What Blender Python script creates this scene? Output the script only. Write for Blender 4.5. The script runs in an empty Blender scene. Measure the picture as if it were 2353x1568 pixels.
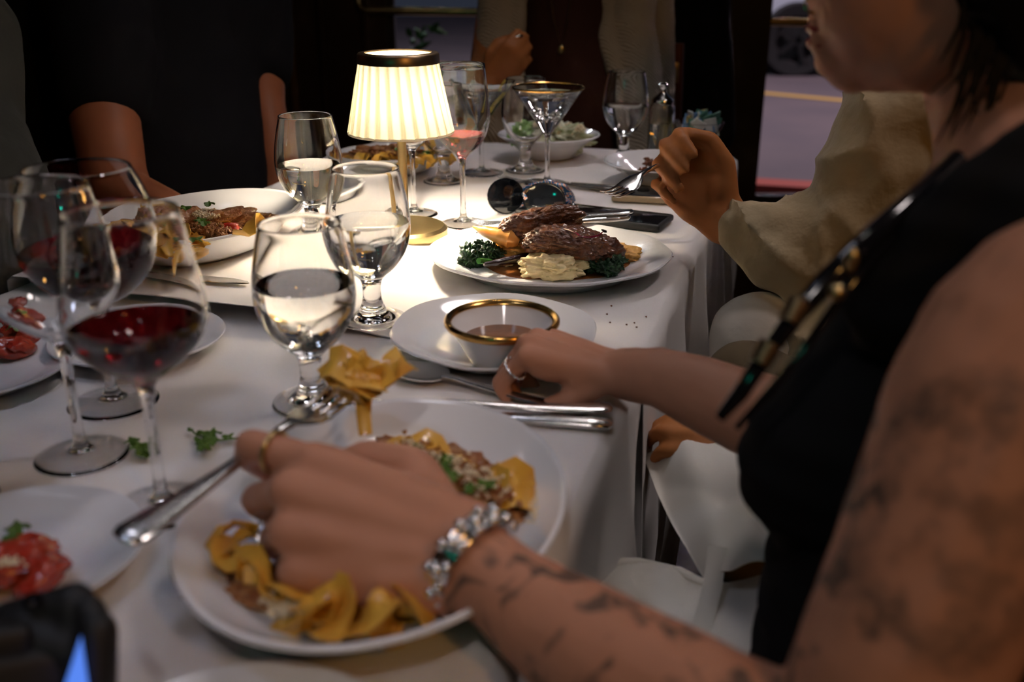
import bpy, bmesh, math, random
from mathutils import Vector, Matrix, noise, Euler
R = math.radians
C = bpy.context.scene.collection
SC = bpy.context.scene
random.seed(7)

# ------------------------------------------------------------------ camera, world, lights, exposure
T = 0.75                       # height of the table top
H = 0.352                      # camera height above the table
PITCH = R(21.5)
FPX = 2288.0                   # focal length in pixels of the 2353 px wide frame
cam = bpy.data.cameras.new('camera'); camo = bpy.data.objects.new('camera', cam); C.objects.link(camo)
camo.location = (0, 0, T + H); camo.rotation_euler = (math.pi/2 - PITCH, 0, 0)
cam.sensor_width = 36; cam.lens = FPX / 2353 * 36; cam.clip_start = 0.02; cam.clip_end = 200
cam.dof.use_dof = True; cam.dof.focus_distance = 1.13; cam.dof.aperture_fstop = 4.5
SC.camera = camo
SC.view_settings.view_transform = 'Standard'; SC.view_settings.look = 'None'
SC.view_settings.exposure = 0.0; SC.view_settings.gamma = 1; SC.view_settings.use_curve_mapping = False
SC.cycles.max_bounces = 14; SC.cycles.transmission_bounces = 12; SC.cycles.transparent_max_bounces = 12
SC.cycles.diffuse_bounces = 3; SC.cycles.glossy_bounces = 5
SC.cycles.caustics_reflective = True; SC.cycles.caustics_refractive = True; SC.cycles.blur_glossy = 0.6
SC.cycles.sample_clamp_indirect = 40.0; SC.cycles.use_denoising = True

w = bpy.data.worlds.new('dusk'); SC.world = w; w.use_nodes = True
bg = w.node_tree.nodes['Background']; bg.inputs[0].default_value = (0.30, 0.36, 0.55, 1); bg.inputs[1].default_value = 0.06

def area(name, loc, target, size, power, col, shape='DISK', spread=180):
    l = bpy.data.lights.new(name, 'AREA'); l.shape = shape; l.size = size; l.energy = power; l.color = col; l.spread = R(spread)
    o = bpy.data.objects.new(name, l); C.objects.link(o); o.location = loc
    o.rotation_euler = (Vector(target) - Vector(loc)).to_track_quat('-Z', 'Y').to_euler()
    return o
area('ceiling_lamp_right', (1.05, 0.75, 2.5), (0.0, 0.85, T), 0.26, 1.05, (1.0, 0.86, 0.84), spread=75)
area('ceiling_lamp_left', (-0.35, 1.35, 2.5), (-0.1, 0.65, T), 0.30, .18, (0.84, 0.84, 1.0), spread=55)
area('near_fill_light', (-0.70, 0.30, 2.5), (-0.30, 0.60, T), 0.20, .12, (0.62, 0.72, 1.0), spread=34)  # unseen cool fill, added to brighten the near cloth
area('drape_fill_light', (-0.15, -0.65, 2.4), (0.03, 0.74, 0.60), 0.15, .095, (1.0, 0.88, 0.85), spread=24)  # unseen fill added behind the camera to lift the hanging cloth
area('ceiling_lamp_far', (0.30, 1.95, 2.5), (0.0, 1.45, T), 0.22, 0.9, (1.0, 0.90, 0.90), spread=55)
area('ceiling_lamp_amber', (0.95, -0.9, 2.1), (0.3, 0.5, T + 0.2), 0.25, 4.6, (1.0, 0.48, 0.12))
area('street_lamp_light', (3.5, 7.5, 5.0), (2.0, 7.0, 0), 0.6, 250, (0.84, 0.66, 0.74))
area('street_lamp_light_left', (-1.5, 8.0, 5.0), (-0.3, 7.0, 0), 0.6, 190, (0.66, 0.72, 0.80))
area('green_glint_light', (-0.75, -1.2, 1.75), (-0.2, 0.7, T), 0.10, 0.35, (0.0, 1.0, 0.70))  # small unseen green light that gives teal glints on metal and glass
for i, (x, y, z) in enumerate(((0.10, 0.95, 2.35), (0.16, 1.02, 2.42), (0.02, 1.06, 2.38), (-0.70, 0.35, 2.3), (-0.76, 0.42, 2.38), (0.70, 1.6, 2.4))):
    l = bpy.data.lights.new('chandelier_bulb', 'POINT'); l.energy = 0.55; l.color = (1.0, 0.93, 0.86); l.shadow_soft_size = 0.012
    o = bpy.data.objects.new('chandelier_bulb', l); C.objects.link(o); o.location = (x, y, z)

# ------------------------------------------------------------------ pixel -> world helpers (real positions on the table)
FW = Vector((0, math.cos(PITCH), -math.sin(PITCH))); UP = Vector((0, math.sin(PITCH), math.cos(PITCH))); RT = Vector((1, 0, 0))
def W(px, py, d):
    return Vector((0, 0, T + H)) + d * (FW + RT * ((px - 1176.5) / FPX) + UP * ((784 - py) / FPX))
def at(px, py, z=0.0):
    yv = (784 - py) / FPX
    d = (H - z) / (math.sin(PITCH) - yv * math.cos(PITCH))
    return W(px, py, d)
def tz(x, y, z=0.0): return Vector((x, y, T + z))

# ------------------------------------------------------------------ materials
def mat(name, col, rough=0.5, metal=0.0, trans=0.0, ior=1.45, coat=0.0, sss=0.0, spec=0.5,
        nz=None, bump=None, emit=None, sheen=0.0):
    """nz = (scale, other colour, low, high) colour grain; bump = (scale, strength, distance)"""
    m = bpy.data.materials.new(name); m.use_nodes = True; nt = m.node_tree; b = nt.nodes['Principled BSDF']
    b.inputs['Base Color'].default_value = (*col, 1); b.inputs['Roughness'].default_value = rough
    b.inputs['Metallic'].default_value = metal; b.inputs['Transmission Weight'].default_value = trans
    b.inputs['IOR'].default_value = ior; b.inputs['Coat Weight'].default_value = coat
    b.inputs['Coat Roughness'].default_value = 0.08
    b.inputs['Specular IOR Level'].default_value = spec; b.inputs['Sheen Weight'].default_value = sheen
    if sss: b.inputs['Subsurface Weight'].default_value = sss; b.inputs['Subsurface Radius'].default_value = (0.012, 0.005, 0.003); b.inputs['Subsurface Scale'].default_value = 0.5
    if emit: b.inputs['Emission Color'].default_value = (*emit[0], 1); b.inputs['Emission Strength'].default_value = emit[1]
    if nz or bump: tc = nt.nodes.new('ShaderNodeTexCoord')
    if nz:
        n = nt.nodes.new('ShaderNodeTexNoise'); n.inputs['Scale'].default_value = nz[0]; n.inputs['Detail'].default_value = 5
        cr = nt.nodes.new('ShaderNodeValToRGB'); cr.color_ramp.elements[0].position = nz[2]; cr.color_ramp.elements[1].position = nz[3]
        cr.color_ramp.elements[0].color = (*col, 1); cr.color_ramp.elements[1].color = (*nz[1], 1)
        nt.links.new(tc.outputs['Object'], n.inputs['Vector']); nt.links.new(n.outputs[0], cr.inputs[0]); nt.links.new(cr.outputs[0], b.inputs['Base Color'])
    if bump:
        n2 = nt.nodes.new('ShaderNodeTexNoise'); n2.inputs['Scale'].default_value = bump[0]; n2.inputs['Detail'].default_value = 4
        bp = nt.nodes.new('ShaderNodeBump'); bp.inputs['Strength'].default_value = bump[1]; bp.inputs['Distance'].default_value = bump[2]
        nt.links.new(tc.outputs['Object'], n2.inputs['Vector']); nt.links.new(n2.outputs[0], bp.inputs['Height']); nt.links.new(bp.outputs[0], b.inputs['Normal'])
    return m
M = {}
M['cloth'] = mat('white_linen', (0.78, 0.75, 0.73), 0.9, nz=(7, (0.73, 0.70, 0.68), .35, .65), bump=(900, .25, .0006), sheen=.2)
M['napkin'] = mat('napkin_cloth', (0.74, 0.71, 0.64), 0.9, bump=(700, .3, .0006), sheen=.2)
M['porcelain'] = mat('white_porcelain', (0.80, 0.81, 0.84), 0.10, coat=.6)
M['porcelain_relief'] = mat('relief_porcelain', (0.80, 0.81, 0.84), 0.12, coat=.5, bump=(170, .25, .0012))
M['glass'] = mat('clear_glass', (1, 1, 1), 0.0, trans=1, ior=1.47)
M['water'] = mat('water', (0.98, 1, 1), 0.0, trans=1, ior=1.33)
M['wine'] = mat('red_wine', (0.16, 0.006, 0.010), 0.0, trans=1, ior=1.34)
M['rose_wine'] = mat('last_red_wine', (0.75, 0.22, 0.2), 0.0, trans=1, ior=1.34)
M['steel'] = mat('polished_steel', (0.72, 0.71, 0.69), 0.20, 1)
M['silver'] = mat('silver', (0.82, 0.81, 0.80), 0.12, 1)
M['brass'] = mat('brushed_brass', (0.62, 0.47, 0.22), 0.28, 1, bump=(300, .1, .0004))
M['bronze'] = mat('dark_bronze', (0.32, 0.23, 0.14), 0.35, 1)
M['gold'] = mat('gold_rim', (0.55, 0.32, 0.10), 0.22, 1)
M['black'] = mat('black_cloth', (0.006, 0.006, 0.008), 0.95, spec=.15)
M['black_rib'] = mat('black_knit', (0.007, 0.007, 0.008), 0.9, spec=.15, bump=(250, .4, .001))
M['black_gloss'] = mat('black_glossy', (0.006, 0.006, 0.008), 0.08, coat=.5)
M['black_rough'] = mat('black_plastic', (0.010, 0.010, 0.011), 0.55)
M['brown'] = mat('dark_brown_top', (0.050, 0.018, 0.012), 0.85, spec=.2, bump=(60, .5, .004))
M['wood'] = mat('dark_wood', (0.035, 0.016, 0.008), 0.4, nz=(6, (0.015, 0.007, 0.004), .3, .7))
M['redwood'] = mat('reddish_chair_wood', (0.16, 0.045, 0.02), 0.35, nz=(20, (0.10, 0.03, .012), .3, .7))
M['meat'] = mat('braised_beef', (0.11, 0.028, 0.006), 0.30, coat=.5, spec=.5, nz=(80, (0.27, 0.085, 0.018), .42, .74), bump=(300, .9, .003))
M['sauce'] = mat('brown_gravy', (0.24, 0.075, 0.010), 0.28, coat=.15, nz=(60, (0.12, 0.035, 0.008), .4, .7), bump=(150, .3, .002))
M['mash'] = mat('mashed_potato', (0.78, 0.62, 0.34), 0.55, nz=(70, (0.62, 0.42, 0.16), .55, .85), bump=(240, .5, .002), sss=.1)
M['polenta'] = mat('yellow_polenta', (0.78, 0.42, 0.10), 0.40, nz=(90, (0.62, 0.27, 0.05), .5, .8), bump=(260, .6, .002), coat=.3)
M['kale'] = mat('dark_green_kale', (0.006, 0.040, 0.010), 0.35, coat=.35, nz=(110, (0.03, 0.12, 0.025), .48, .75), bump=(420, .8, .002))
M['kale_stalk'] = mat('green_stalk', (0.035, 0.15, 0.02), 0.35, coat=.3)
M['parsley'] = mat('parsley', (0.05, 0.12, 0.010), 0.55, nz=(150, (0.11, 0.21, 0.02), .4, .7))
M['carrot'] = mat('orange_carrot', (0.85, 0.30, 0.06), 0.22, coat=.5, nz=(40, (0.90, 0.50, 0.16), .4, .8))
M['darkcarrot'] = mat('purple_black_carrot', (0.020, 0.008, 0.010), 0.25, coat=.6, bump=(200, .5, .001))
M['beet'] = mat('beet_red_stem', (0.22, 0.01, 0.03), 0.25, coat=.4)
M['pasta'] = mat('pasta', (0.72, 0.42, 0.06), 0.35, coat=.35, nz=(45, (0.58, 0.24, 0.03), .45, .8))
M['ragu'] = mat('meat_ragu', (0.30, 0.10, 0.025), 0.45, coat=.25, nz=(120, (0.50, 0.26, 0.10), .42, .68), bump=(300, 1.0, .003))
M['cheese'] = mat('grated_cheese', (0.80, 0.70, 0.50), 0.7, bump=(500, .6, .001))
M['tomato'] = mat('tomato_flesh', (0.40, 0.03, 0.015), 0.25, coat=.5, nz=(60, (0.48, 0.08, 0.04), .4, .7))
M['salad_pale'] = mat('pale_dressed_salad', (0.55, 0.58, 0.42), 0.5, nz=(60, (0.35, 0.45, 0.22), .5, .7), bump=(200, .6, .003))
M['lettuce'] = mat('lettuce', (0.14, 0.32, 0.05), 0.45, nz=(60, (0.25, 0.42, 0.10), .4, .7))
def skin_mat(name, col, col2, tattoo=None):
    m = mat(name, col, 0.50, nz=(9, col2, .35, .7), sss=.08, spec=.22)
    return m
M['skin'] = skin_mat('skin_fair', (0.46, 0.175, 0.052), (0.40, 0.15, 0.055))
M['skin_man'] = skin_mat('skin_tan', (0.30, 0.105, 0.05), (0.25, 0.085, 0.04))
M['lips'] = mat('lips', (0.30, 0.045, 0.035), 0.35, sss=.1)
M['nail'] = mat('finger_nail', (0.62, 0.36, 0.30), 0.25, coat=.4)
M['hair'] = mat('black_hair', (0.006, 0.004, 0.003), 0.6, spec=.15, bump=(200, .6, .003))
M['linen_shirt'] = mat('olive_linen_shirt', (0.42, 0.33, 0.20), 0.9, nz=(14, (0.36, 0.28, 0.165), .35, .7), bump=(22, .55, .010), sheen=.2)
M['grey_shirt'] = mat('grey_green_shirt', (0.035, 0.037, 0.031), 0.9, bump=(20, .5, .008))
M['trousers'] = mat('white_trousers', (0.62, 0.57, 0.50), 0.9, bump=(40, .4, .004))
M['trousers_shaded'] = mat('shaded_trousers', (0.10, 0.07, 0.035), 0.9, bump=(30, .4, .004))  # shadow on the white trousers, put into the colour as dark brown
M['asphalt'] = mat('street_asphalt', (0.15, 0.115, 0.125), 0.9, nz=(1.2, (0.11, 0.09, 0.105), .35, .7), bump=(60, .5, .02))
M['yellow'] = mat('yellow_road_paint', (0.55, 0.33, 0.08), 0.7)
M['kerbred'] = mat('red_kerb_paint', (0.38, 0.06, 0.04), 0.6)
M['floor'] = mat('dark_floor_boards', (0.020, 0.012, 0.009), 0.4, nz=(12, (0.032, 0.018, 0.012), .4, .6))
M['wall'] = mat('dark_wall_paint', (0.022, 0.012, 0.008), 0.7)
M['tyre'] = mat('tyre_rubber', (0.015, 0.014, 0.015), 0.8)
M['carpaint'] = mat('white_car_paint', (0.55, 0.60, 0.70), 0.2, coat=.7)
M['carglass'] = mat('dark_car_glass', (0.03, 0.05, 0.09), 0.08)
M['tail'] = mat('car_lamp_red', (0.5, 0.03, 0.05), 0.2, emit=((1, 0.12, 0.2), 0.7))
M['screen'] = mat('camera_screen_blue', (0.02, 0.05, 0.2), 0.3, emit=((0.08, 0.25, 0.95), 0.9))
M['lens'] = mat('dark_sunglass_lens', (0.006, 0.007, 0.010), 0.04, coat=1)
M['case'] = mat('clear_beige_phone_case', (0.42, 0.32, 0.20), 0.2, coat=.4)
M['ice'] = mat('ice', (1, 1, 1), 0.05, trans=1, ior=1.31)
M['lemon'] = mat('lemon_peel', (0.75, 0.60, 0.12), 0.4)
M['leaf'] = mat('plant_leaf', (0.05, 0.16, 0.03), 0.5)
# patterned sunglasses temple: blue / orange / white mosaic
def mosaic():
    m = mat('mosaic_temple', (0.03, 0.12, 0.3), 0.15, coat=.8); nt = m.node_tree; b = nt.nodes['Principled BSDF']
    tc = nt.nodes.new('ShaderNodeTexCoord'); v = nt.nodes.new('ShaderNodeTexNoise'); v.inputs['Scale'].default_value = 230; v.inputs['Detail'].default_value = 0
    cr = nt.nodes.new('ShaderNodeValToRGB'); cr.color_ramp.interpolation = 'CONSTANT'
    e = cr.color_ramp.elements; e[0].color = (0.02, 0.09, 0.22, 1); e[0].position = 0; e[1].position = .47; e[1].color = (0.65, 0.62, 0.55, 1)
    x = e.new(.53); x.color = (0.62, 0.18, 0.06, 1); x = e.new(.61); x.color = (0.03, 0.14, 0.32, 1)
    nt.links.new(tc.outputs['Object'], v.inputs['Vector']); nt.links.new(v.outputs[0], cr.inputs[0]); nt.links.new(cr.outputs[0], b.inputs['Base Color'])
    return m
M['mosaic'] = mosaic()
# skin with tattoos: ink rings and scroll work on the upper arm and the forearm (object coordinates in metres)
def tattoo_skin(cup, cfore_a, cfore_b, axis):
    m = mat('tattooed_skin', (0.46, 0.175, 0.052), 0.50, sss=.08, spec=.22); nt = m.node_tree; b = nt.nodes['Principled BSDF']; L = nt.links
    N = nt.nodes.new
    def math_(op, a, bb=None, clamp=False):
        n = N('ShaderNodeMath'); n.operation = op; n.use_clamp = clamp
        for i, s in enumerate((a, bb)):
            if s is None: continue
            if isinstance(s, (int, float)): n.inputs[i].default_value = s
            else: L.new(s, n.inputs[i])
        return n.outputs[0]
    tc = N('ShaderNodeTexCoord')
    # oval frame on the upper arm, measured in the plane across the arm's outer face
    sub = N('ShaderNodeVectorMath'); sub.operation = 'SUBTRACT'; L.new(tc.outputs['Object'], sub.inputs[0]); sub.inputs[1].default_value = cup
    def dot(vec):
        n = N('ShaderNodeVectorMath'); n.operation = 'DOT_PRODUCT'; L.new(sub.outputs[0], n.inputs[0]); n.inputs[1].default_value = vec; return n.outputs['Value']
    a = axis.normalized(); side = a.cross(FW).normalized()
    lo = dot(a); la = dot(side); de = dot(FW)
    wob = N('ShaderNodeTexNoise'); wob.inputs['Scale'].default_value = 130; L.new(tc.outputs['Object'], wob.inputs['Vector'])
    rr = math_('SQRT', math_('ADD', math_('POWER', math_('DIVIDE', lo, 0.054), 2), math_('POWER', math_('DIVIDE', la, 0.037), 2)))
    rr = math_('ADD', rr, math_('MULTIPLY', math_('SUBTRACT', wob.outputs[0], .5), .35))
    ring = math_('SUBTRACT', 1, math_('MULTIPLY', math_('ABSOLUTE', math_('SUBTRACT', rr, 1.0)), 5.0), True)
    inner = math_('LESS_THAN', rr, 0.9)
    nz = N('ShaderNodeTexNoise'); nz.inputs['Scale'].default_value = 75; nz.inputs['Detail'].default_value = 3; L.new(tc.outputs['Object'], nz.inputs['Vector'])
    lines = math_('MULTIPLY', math_('SUBTRACT', nz.outputs[0], .45), 5, True)
    up = math_('ADD', math_('MULTIPLY', ring, math_('ADD', .6, math_('MULTIPLY', lines, .4))), math_('MULTIPLY', math_('MULTIPLY', inner, lines), .6), True)
    up = math_('MULTIPLY', up, math_('LESS_THAN', de, 0.03))
    # forearm: scattered scroll work between wrist and elbow
    sub2 = N('ShaderNodeVectorMath'); sub2.operation = 'SUBTRACT'; L.new(tc.outputs['Object'], sub2.inputs[0]); sub2.inputs[1].default_value = cfore_a
    ax = (cfore_b - cfore_a); ln = ax.length; ax = ax.normalized()
    n = N('ShaderNodeVectorMath'); n.operation = 'DOT_PRODUCT'; L.new(sub2.outputs[0], n.inputs[0]); n.inputs[1].default_value = ax
    t = n.outputs['Value']
    mask = math_('MULTIPLY', math_('GREATER_THAN', t, 0.012), math_('LESS_THAN', t, ln))
    ln2 = N('ShaderNodeVectorMath'); ln2.operation = 'LENGTH'; L.new(sub2.outputs[0], ln2.inputs[0])
    mask = math_('MULTIPLY', mask, math_('LESS_THAN', ln2.outputs['Value'], ln * 1.05))
    n3 = N('ShaderNodeTexNoise'); n3.inputs['Scale'].default_value = 38; n3.inputs['Detail'].default_value = 2; n3.inputs['Distortion'].default_value = 1.2; L.new(tc.outputs['Object'], n3.inputs['Vector'])
    sc = math_('MULTIPLY', math_('SUBTRACT', n3.outputs[0], .53), 9, True)
    fo = math_('MULTIPLY', mask, sc)
    ink = math_('MULTIPLY', math_('ADD', up, fo, True), .82)
    mix = N('ShaderNodeMixRGB'); L.new(ink, mix.inputs[0]); mix.inputs[1].default_value = (0.52, 0.25, 0.16, 1); mix.inputs[2].default_value = (0.075, 0.06, 0.05, 1)
    L.new(mix.outputs[0], b.inputs['Base Color'])
    return m

# ------------------------------------------------------------------ object helpers
WORLD = {}
def tag(o, label=None, cat=None, group=None, kind=None):
    if label: o['label'] = label
    if cat: o['category'] = cat
    if group: o['group'] = group
    if kind: o['kind'] = kind
    return o
def thing(name, label, cat, loc=(0, 0, 0), group=None, rot=None):
    o = bpy.data.objects.new(name, None); C.objects.link(o); o.empty_display_size = .02
    o.location = loc
    if rot: o.rotation_euler = rot
    WORLD[o.name] = Matrix.Translation(Vector(loc)) @ (Euler(rot).to_matrix().to_4x4() if rot else Matrix())
    return tag(o, label, cat, group)
def obj(name, bm, m, parent=None, world=False, smooth=True, sharp=50):
    """link one mesh; world=True when the shape was made in world coordinates"""
    if isinstance(bm, bpy.types.Mesh): me = bm
    else:
        if bm.faces and bm.calc_volume(signed=True) < 0: bmesh.ops.reverse_faces(bm, faces=bm.faces[:])
        me = bpy.data.meshes.new(name); bm.to_mesh(me); bm.free()
    o = bpy.data.objects.new(name, me); C.objects.link(o)
    me.materials.clear(); me.materials.append(m if not isinstance(m, str) else M[m])
    if smooth:
        me.polygons.foreach_set('use_smooth', [True] * len(me.polygons))
        if sharp: me.set_sharp_from_angle(angle=R(sharp))
    mw = Matrix()
    if parent is not None:
        o.parent = parent
        if world: me.transform(root_matrix(parent).inverted())
    WORLD[o.name] = mw
    return o
def root_matrix(o):
    m = Matrix()
    while o is not None:
        m = WORLD.get(o.name, Matrix()) @ m; o = o.parent
    return m
def single(name, bm, m, label, cat, loc, group=None, smooth=True):
    """a thing that is one mesh, made in world coordinates, with its origin at its base"""
    o = obj(name, bm, m, None, smooth=smooth); o.data.transform(Matrix.Translation(-Vector(loc))); o.location = loc
    WORLD[o.name] = Matrix.Translation(Vector(loc))
    return tag(o, label, cat, group)
def dup(root, loc=None, label=None, rotz=None, group=None, skip=()):
    r = root.copy(); C.objects.link(r); WORLD[r.name] = WORLD.get(root.name, Matrix())
    if loc is not None: r.location = loc; WORLD[r.name] = Matrix.Translation(Vector(loc))
    if rotz is not None: r.rotation_euler = (0, 0, rotz)
    if label: r['label'] = label
    if group: r['group'] = group
    for ch in list(root.children):
        if ch.name.split('.')[0] in skip: continue
        c = ch.copy(); C.objects.link(c); c.parent = r
        for g in list(ch.children):
            d = g.copy(); C.objects.link(d); d.parent = c
    return r

def thicken(bm, t):
    """second skin a constant distance below an open sheet, joined along the border"""
    bm.normal_update(); vs = list(bm.verts); fs = list(bm.faces); ed = [e for e in bm.edges if len(e.link_faces) == 1]
    pairs = [(e.link_loops[0].vert, e.link_loops[0].link_loop_next.vert) for e in ed]
    tw = {v: bm.verts.new(v.co - v.normal * t) for v in vs}
    for f in fs: bm.faces.new([tw[v] for v in reversed(f.verts)])
    for a, b in pairs: bm.faces.new((b, a, tw[a], tw[b]))
def lathe(prof, seg=48, fn=None, bm=None, mtx=None):
    bm = bm or bmesh.new(); rings = []
    for r, z in prof:
        if r < 1e-6: ring = [bm.verts.new((0, 0, z))]
        else: ring = [bm.verts.new((r * math.cos(2*math.pi*i/seg), r * math.sin(2*math.pi*i/seg), z)) for i in range(seg)]
        if fn:
            for i, v in enumerate(ring): v.co = fn(2*math.pi*i/seg, v.co.copy())
        rings.append(ring)
    for a, b in zip(rings, rings[1:]):
        n = max(len(a), len(b))
        if n == 1: continue
        for i in range(n):
            j = (i + 1) % n
            q = [a[i % len(a)], a[j % len(a)], b[j % len(b)], b[i % len(b)]]
            u = []
            for v in q:
                if v not in u: u.append(v)
            if len(u) > 2:
                try: bm.faces.new(u)
                except ValueError: pass
    bmesh.ops.recalc_face_normals(bm, faces=bm.faces)
    if mtx is not None: bm.transform(mtx)
    return bm
def sweep(pts, ws, ts=None, seg=10, up=None, bm=None, caps=True):
    """elliptic section (half width w, half thickness t) along a path"""
    bm = bm or bmesh.new(); pts = [Vector(p) for p in pts]; n = len(pts)
    if not hasattr(ws, '__len__'): ws = [ws] * n
    ts = ws if ts is None else (ts if hasattr(ts, '__len__') else [ts] * n)
    rings = []; prev = None
    for i, p in enumerate(pts):
        d = (pts[min(i+1, n-1)] - pts[max(i-1, 0)])
        d = d.normalized() if d.length > 1e-9 else Vector((0, 0, 1))
        u = Vector(up) if up is not None else (prev if prev is not None else (Vector((0, 0, 1)) if abs(d.z) < .9 else Vector((1, 0, 0))))
        s = d.cross(u)
        if s.length < 1e-6: s = d.orthogonal()
        s.normalize(); u2 = s.cross(d).normalized(); prev = u2
        rings.append([bm.verts.new(p + s * ws[i] * math.cos(2*math.pi*k/seg) + u2 * ts[i] * math.sin(2*math.pi*k/seg)) for k in range(seg)])
    for a, b in zip(rings, rings[1:]):
        for k in range(seg): bm.faces.new((a[k], a[(k+1) % seg], b[(k+1) % seg], b[k]))
    if caps:
        bm.faces.new(rings[0][::-1]); bm.faces.new(rings[-1])
    return bm
def box(c, s, rot=None, bm=None, bev=0.0):
    bm2 = bmesh.new(); bmesh.ops.create_cube(bm2, size=1); bm2.transform(Matrix.Diagonal((*s, 1)))
    if bev: bmesh.ops.bevel(bm2, geom=bm2.edges[:], offset=bev, segments=3, affect='EDGES', profile=.5)
    if rot is not None: bm2.transform(rot.to_matrix().to_4x4() if not isinstance(rot, Matrix) else rot.to_4x4())
    bm2.transform(Matrix.Translation(Vector(c)))
    if bm is None: return bm2
    me = bpy.data.meshes.new('t'); bm2.to_mesh(me); bm2.free(); bm.from_mesh(me); bpy.data.meshes.remove(me)
    return bm
def ball(bm, c, r, rot=None, sub=2):
    if not hasattr(r, '__len__'): r = (r, r, r)
    m = Matrix.Translation(Vector(c)) @ (rot.to_4x4() if rot is not None else Matrix()) @ Matrix.Diagonal((*r, 1))
    bmesh.ops.create_icosphere(bm, subdivisions=sub, radius=1, matrix=m)
def lump(c, r, rot=None, amp=.15, freq=1.5, seed=0, sub=5, oct_=4, squash=None):
    """noise-displaced ellipsoid for food"""
    bm = bmesh.new(); bmesh.ops.create_icosphere(bm, subdivisions=sub, radius=1)
    so = Vector((seed * 3.7, seed * 1.3, seed * 5.1))
    for v in bm.verts:
        n = noise.fractal(v.co * freq + so, 1.0, 2.1, oct_, noise_basis='PERLIN_ORIGINAL')
        v.co *= 1 + amp * n * 1.6
        if squash and v.co.z < squash: v.co.z = squash + (v.co.z - squash) * .12
    rm = rot.to_matrix().to_4x4() if rot is not None else Matrix()
    bm.transform(Matrix.Translation(Vector(c)) @ rm @ Matrix.Diagonal((*r, 1)))
    return bm
def solid(prims, voxel=.004, smooth=4, fac=.5, bumpfn=None):
    """union of overlapping closed pieces -> ONE continuous smooth surface.
    prims: ('c', p1, r1, p2, r2) tapered rounded limb; ('e', centre, radii, rot) ellipsoid"""
    bm = bmesh.new()
    for p in prims:
        if p[0] == 'e': ball(bm, p[1], p[2], p[3] if len(p) > 3 else None, sub=3)
        else:
            _, a, ra, b, rb = p; a = Vector(a); b = Vector(b)
            ball(bm, a, ra, sub=2 if ra < .03 else 3); ball(bm, b, rb, sub=2 if rb < .03 else 3)
            d = b - a
            if d.length > 1e-6:
                q = d.to_track_quat('Z', 'Y').to_matrix().to_4x4()
                bmesh.ops.create_cone(bm, cap_ends=True, segments=20, radius1=ra, radius2=rb, depth=d.length, matrix=Matrix.Translation((a + b) / 2) @ q)
    me = bpy.data.meshes.new('solid'); bm.to_mesh(me); bm.free()
    o = bpy.data.objects.new('solid_tmp', me); C.objects.link(o)
    rm = o.modifiers.new('r', 'REMESH'); rm.mode = 'VOXEL'; rm.voxel_size = voxel
    sm = o.modifiers.new('s', 'SMOOTH'); sm.iterations = smooth; sm.factor = fac
    dg = bpy.context.evaluated_depsgraph_get(); dg.update()
    out = bpy.data.meshes.new_from_object(o.evaluated_get(dg))
    bpy.data.objects.remove(o); bpy.data.meshes.remove(me)
    if bumpfn:
        out.update(); nv = len(out.vertices)
        co = [v.co.copy() for v in out.vertices]; no = [v.normal.copy() for v in out.vertices]; flat = []
        for c_, n_ in zip(co, no): flat.extend(c_ + n_ * bumpfn(c_))
        out.vertices.foreach_set('co', flat); out.update()
    return out
def chain(pts):
    """pts [(point, radius), ...] -> limb pieces"""
    return [('c', a[0], a[1], b[0], b[1]) for a, b in zip(pts, pts[1:])]
def basis(o, y, z):
    """frame with +Y along y and +Z near z"""
    y = Vector(y).normalized(); z = Vector(z); z = (z - y * z.dot(y)).normalized(); x = y.cross(z)
    m = Matrix((x, y, z)).transposed().to_4x4(); m.translation = Vector(o); return m
def hand(Mx, s=1.0, left=False, flex=((30, 40, 20),) * 4, thumb=((.034, .034, -.012), (.046, .062, -.02), (.040, .088, -.028)), spread=(3, 1, -2, -5), fat=1.0):
    """palm, four unequal fingers and a thumb; Mx: origin wrist, +Y to the fingers, +Z back of the hand. Thumb on +X for right=..., mirrored when left"""
    sx = -1 if left else 1
    def P(x, y, z): return Mx @ Vector((sx * x * s, y * s, z * s))
    out = []; tips = []
    mcp = [(.0255, .086, .000), (.0075, .091, .003), (-.0115, .086, .001), (-.0285, .076, -.004)]
    rad = [.0090, .0092, .0087, .0075]
    lens = [(.040, .024, .020), (.044, .028, .021), (.040, .026, .020), (.031, .019, .018)]
    for k in range(4):
        bx = (.012, .004, -.006, -.015)[k]
        out.append(('c', P(bx, -.004, -.002), .0145 * s * fat, P(*mcp[k]), (rad[k] + .0022) * s * fat))
        out.append(('c', P(bx * 1.25, .035, -.006), .0125 * s, P(mcp[k][0], mcp[k][1] - .014, mcp[k][2] - .008), .0105 * s))
        p = Vector(mcp[k]); ang = 0; r = rad[k]
        joints = [p.copy()]
        for j in range(3):
            ang += R(flex[k][j])
            d = Vector((math.sin(R(spread[k])) * math.cos(ang), math.cos(ang), -math.sin(ang)))
            q = p + d * lens[k][j]; r2 = r * (.93, .90, .80)[j]
            out.append(('c', P(*p), r * s * fat, P(*q), r2 * s * fat)); p = q; r = r2; joints.append(q.copy())
        tips.append([P(*j) for j in joints])
    out.append(('e', P(-.002, .045, -.003), (.036 * s, .048 * s, .0155 * s), Mx.to_3x3()))
    out.append(('e', P(.020, .034, -.010), (.015 * s, .015 * s, .015 * s)))
    t0 = (.014, .014, -.006); tp = [t0] + list(thumb); tr = [.0135, .0125, .0105, .0085]
    for i in range(3): out.append(('c', P(*tp[i]), tr[i] * s * fat, P(*tp[i+1]), tr[i+1] * s * fat))
    out.append(('c', P(.012, .012, -.006), .013 * s, P(.0235, .074, -.006), .0105 * s))
    return out, tips, [P(*q) for q in tp]

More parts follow.
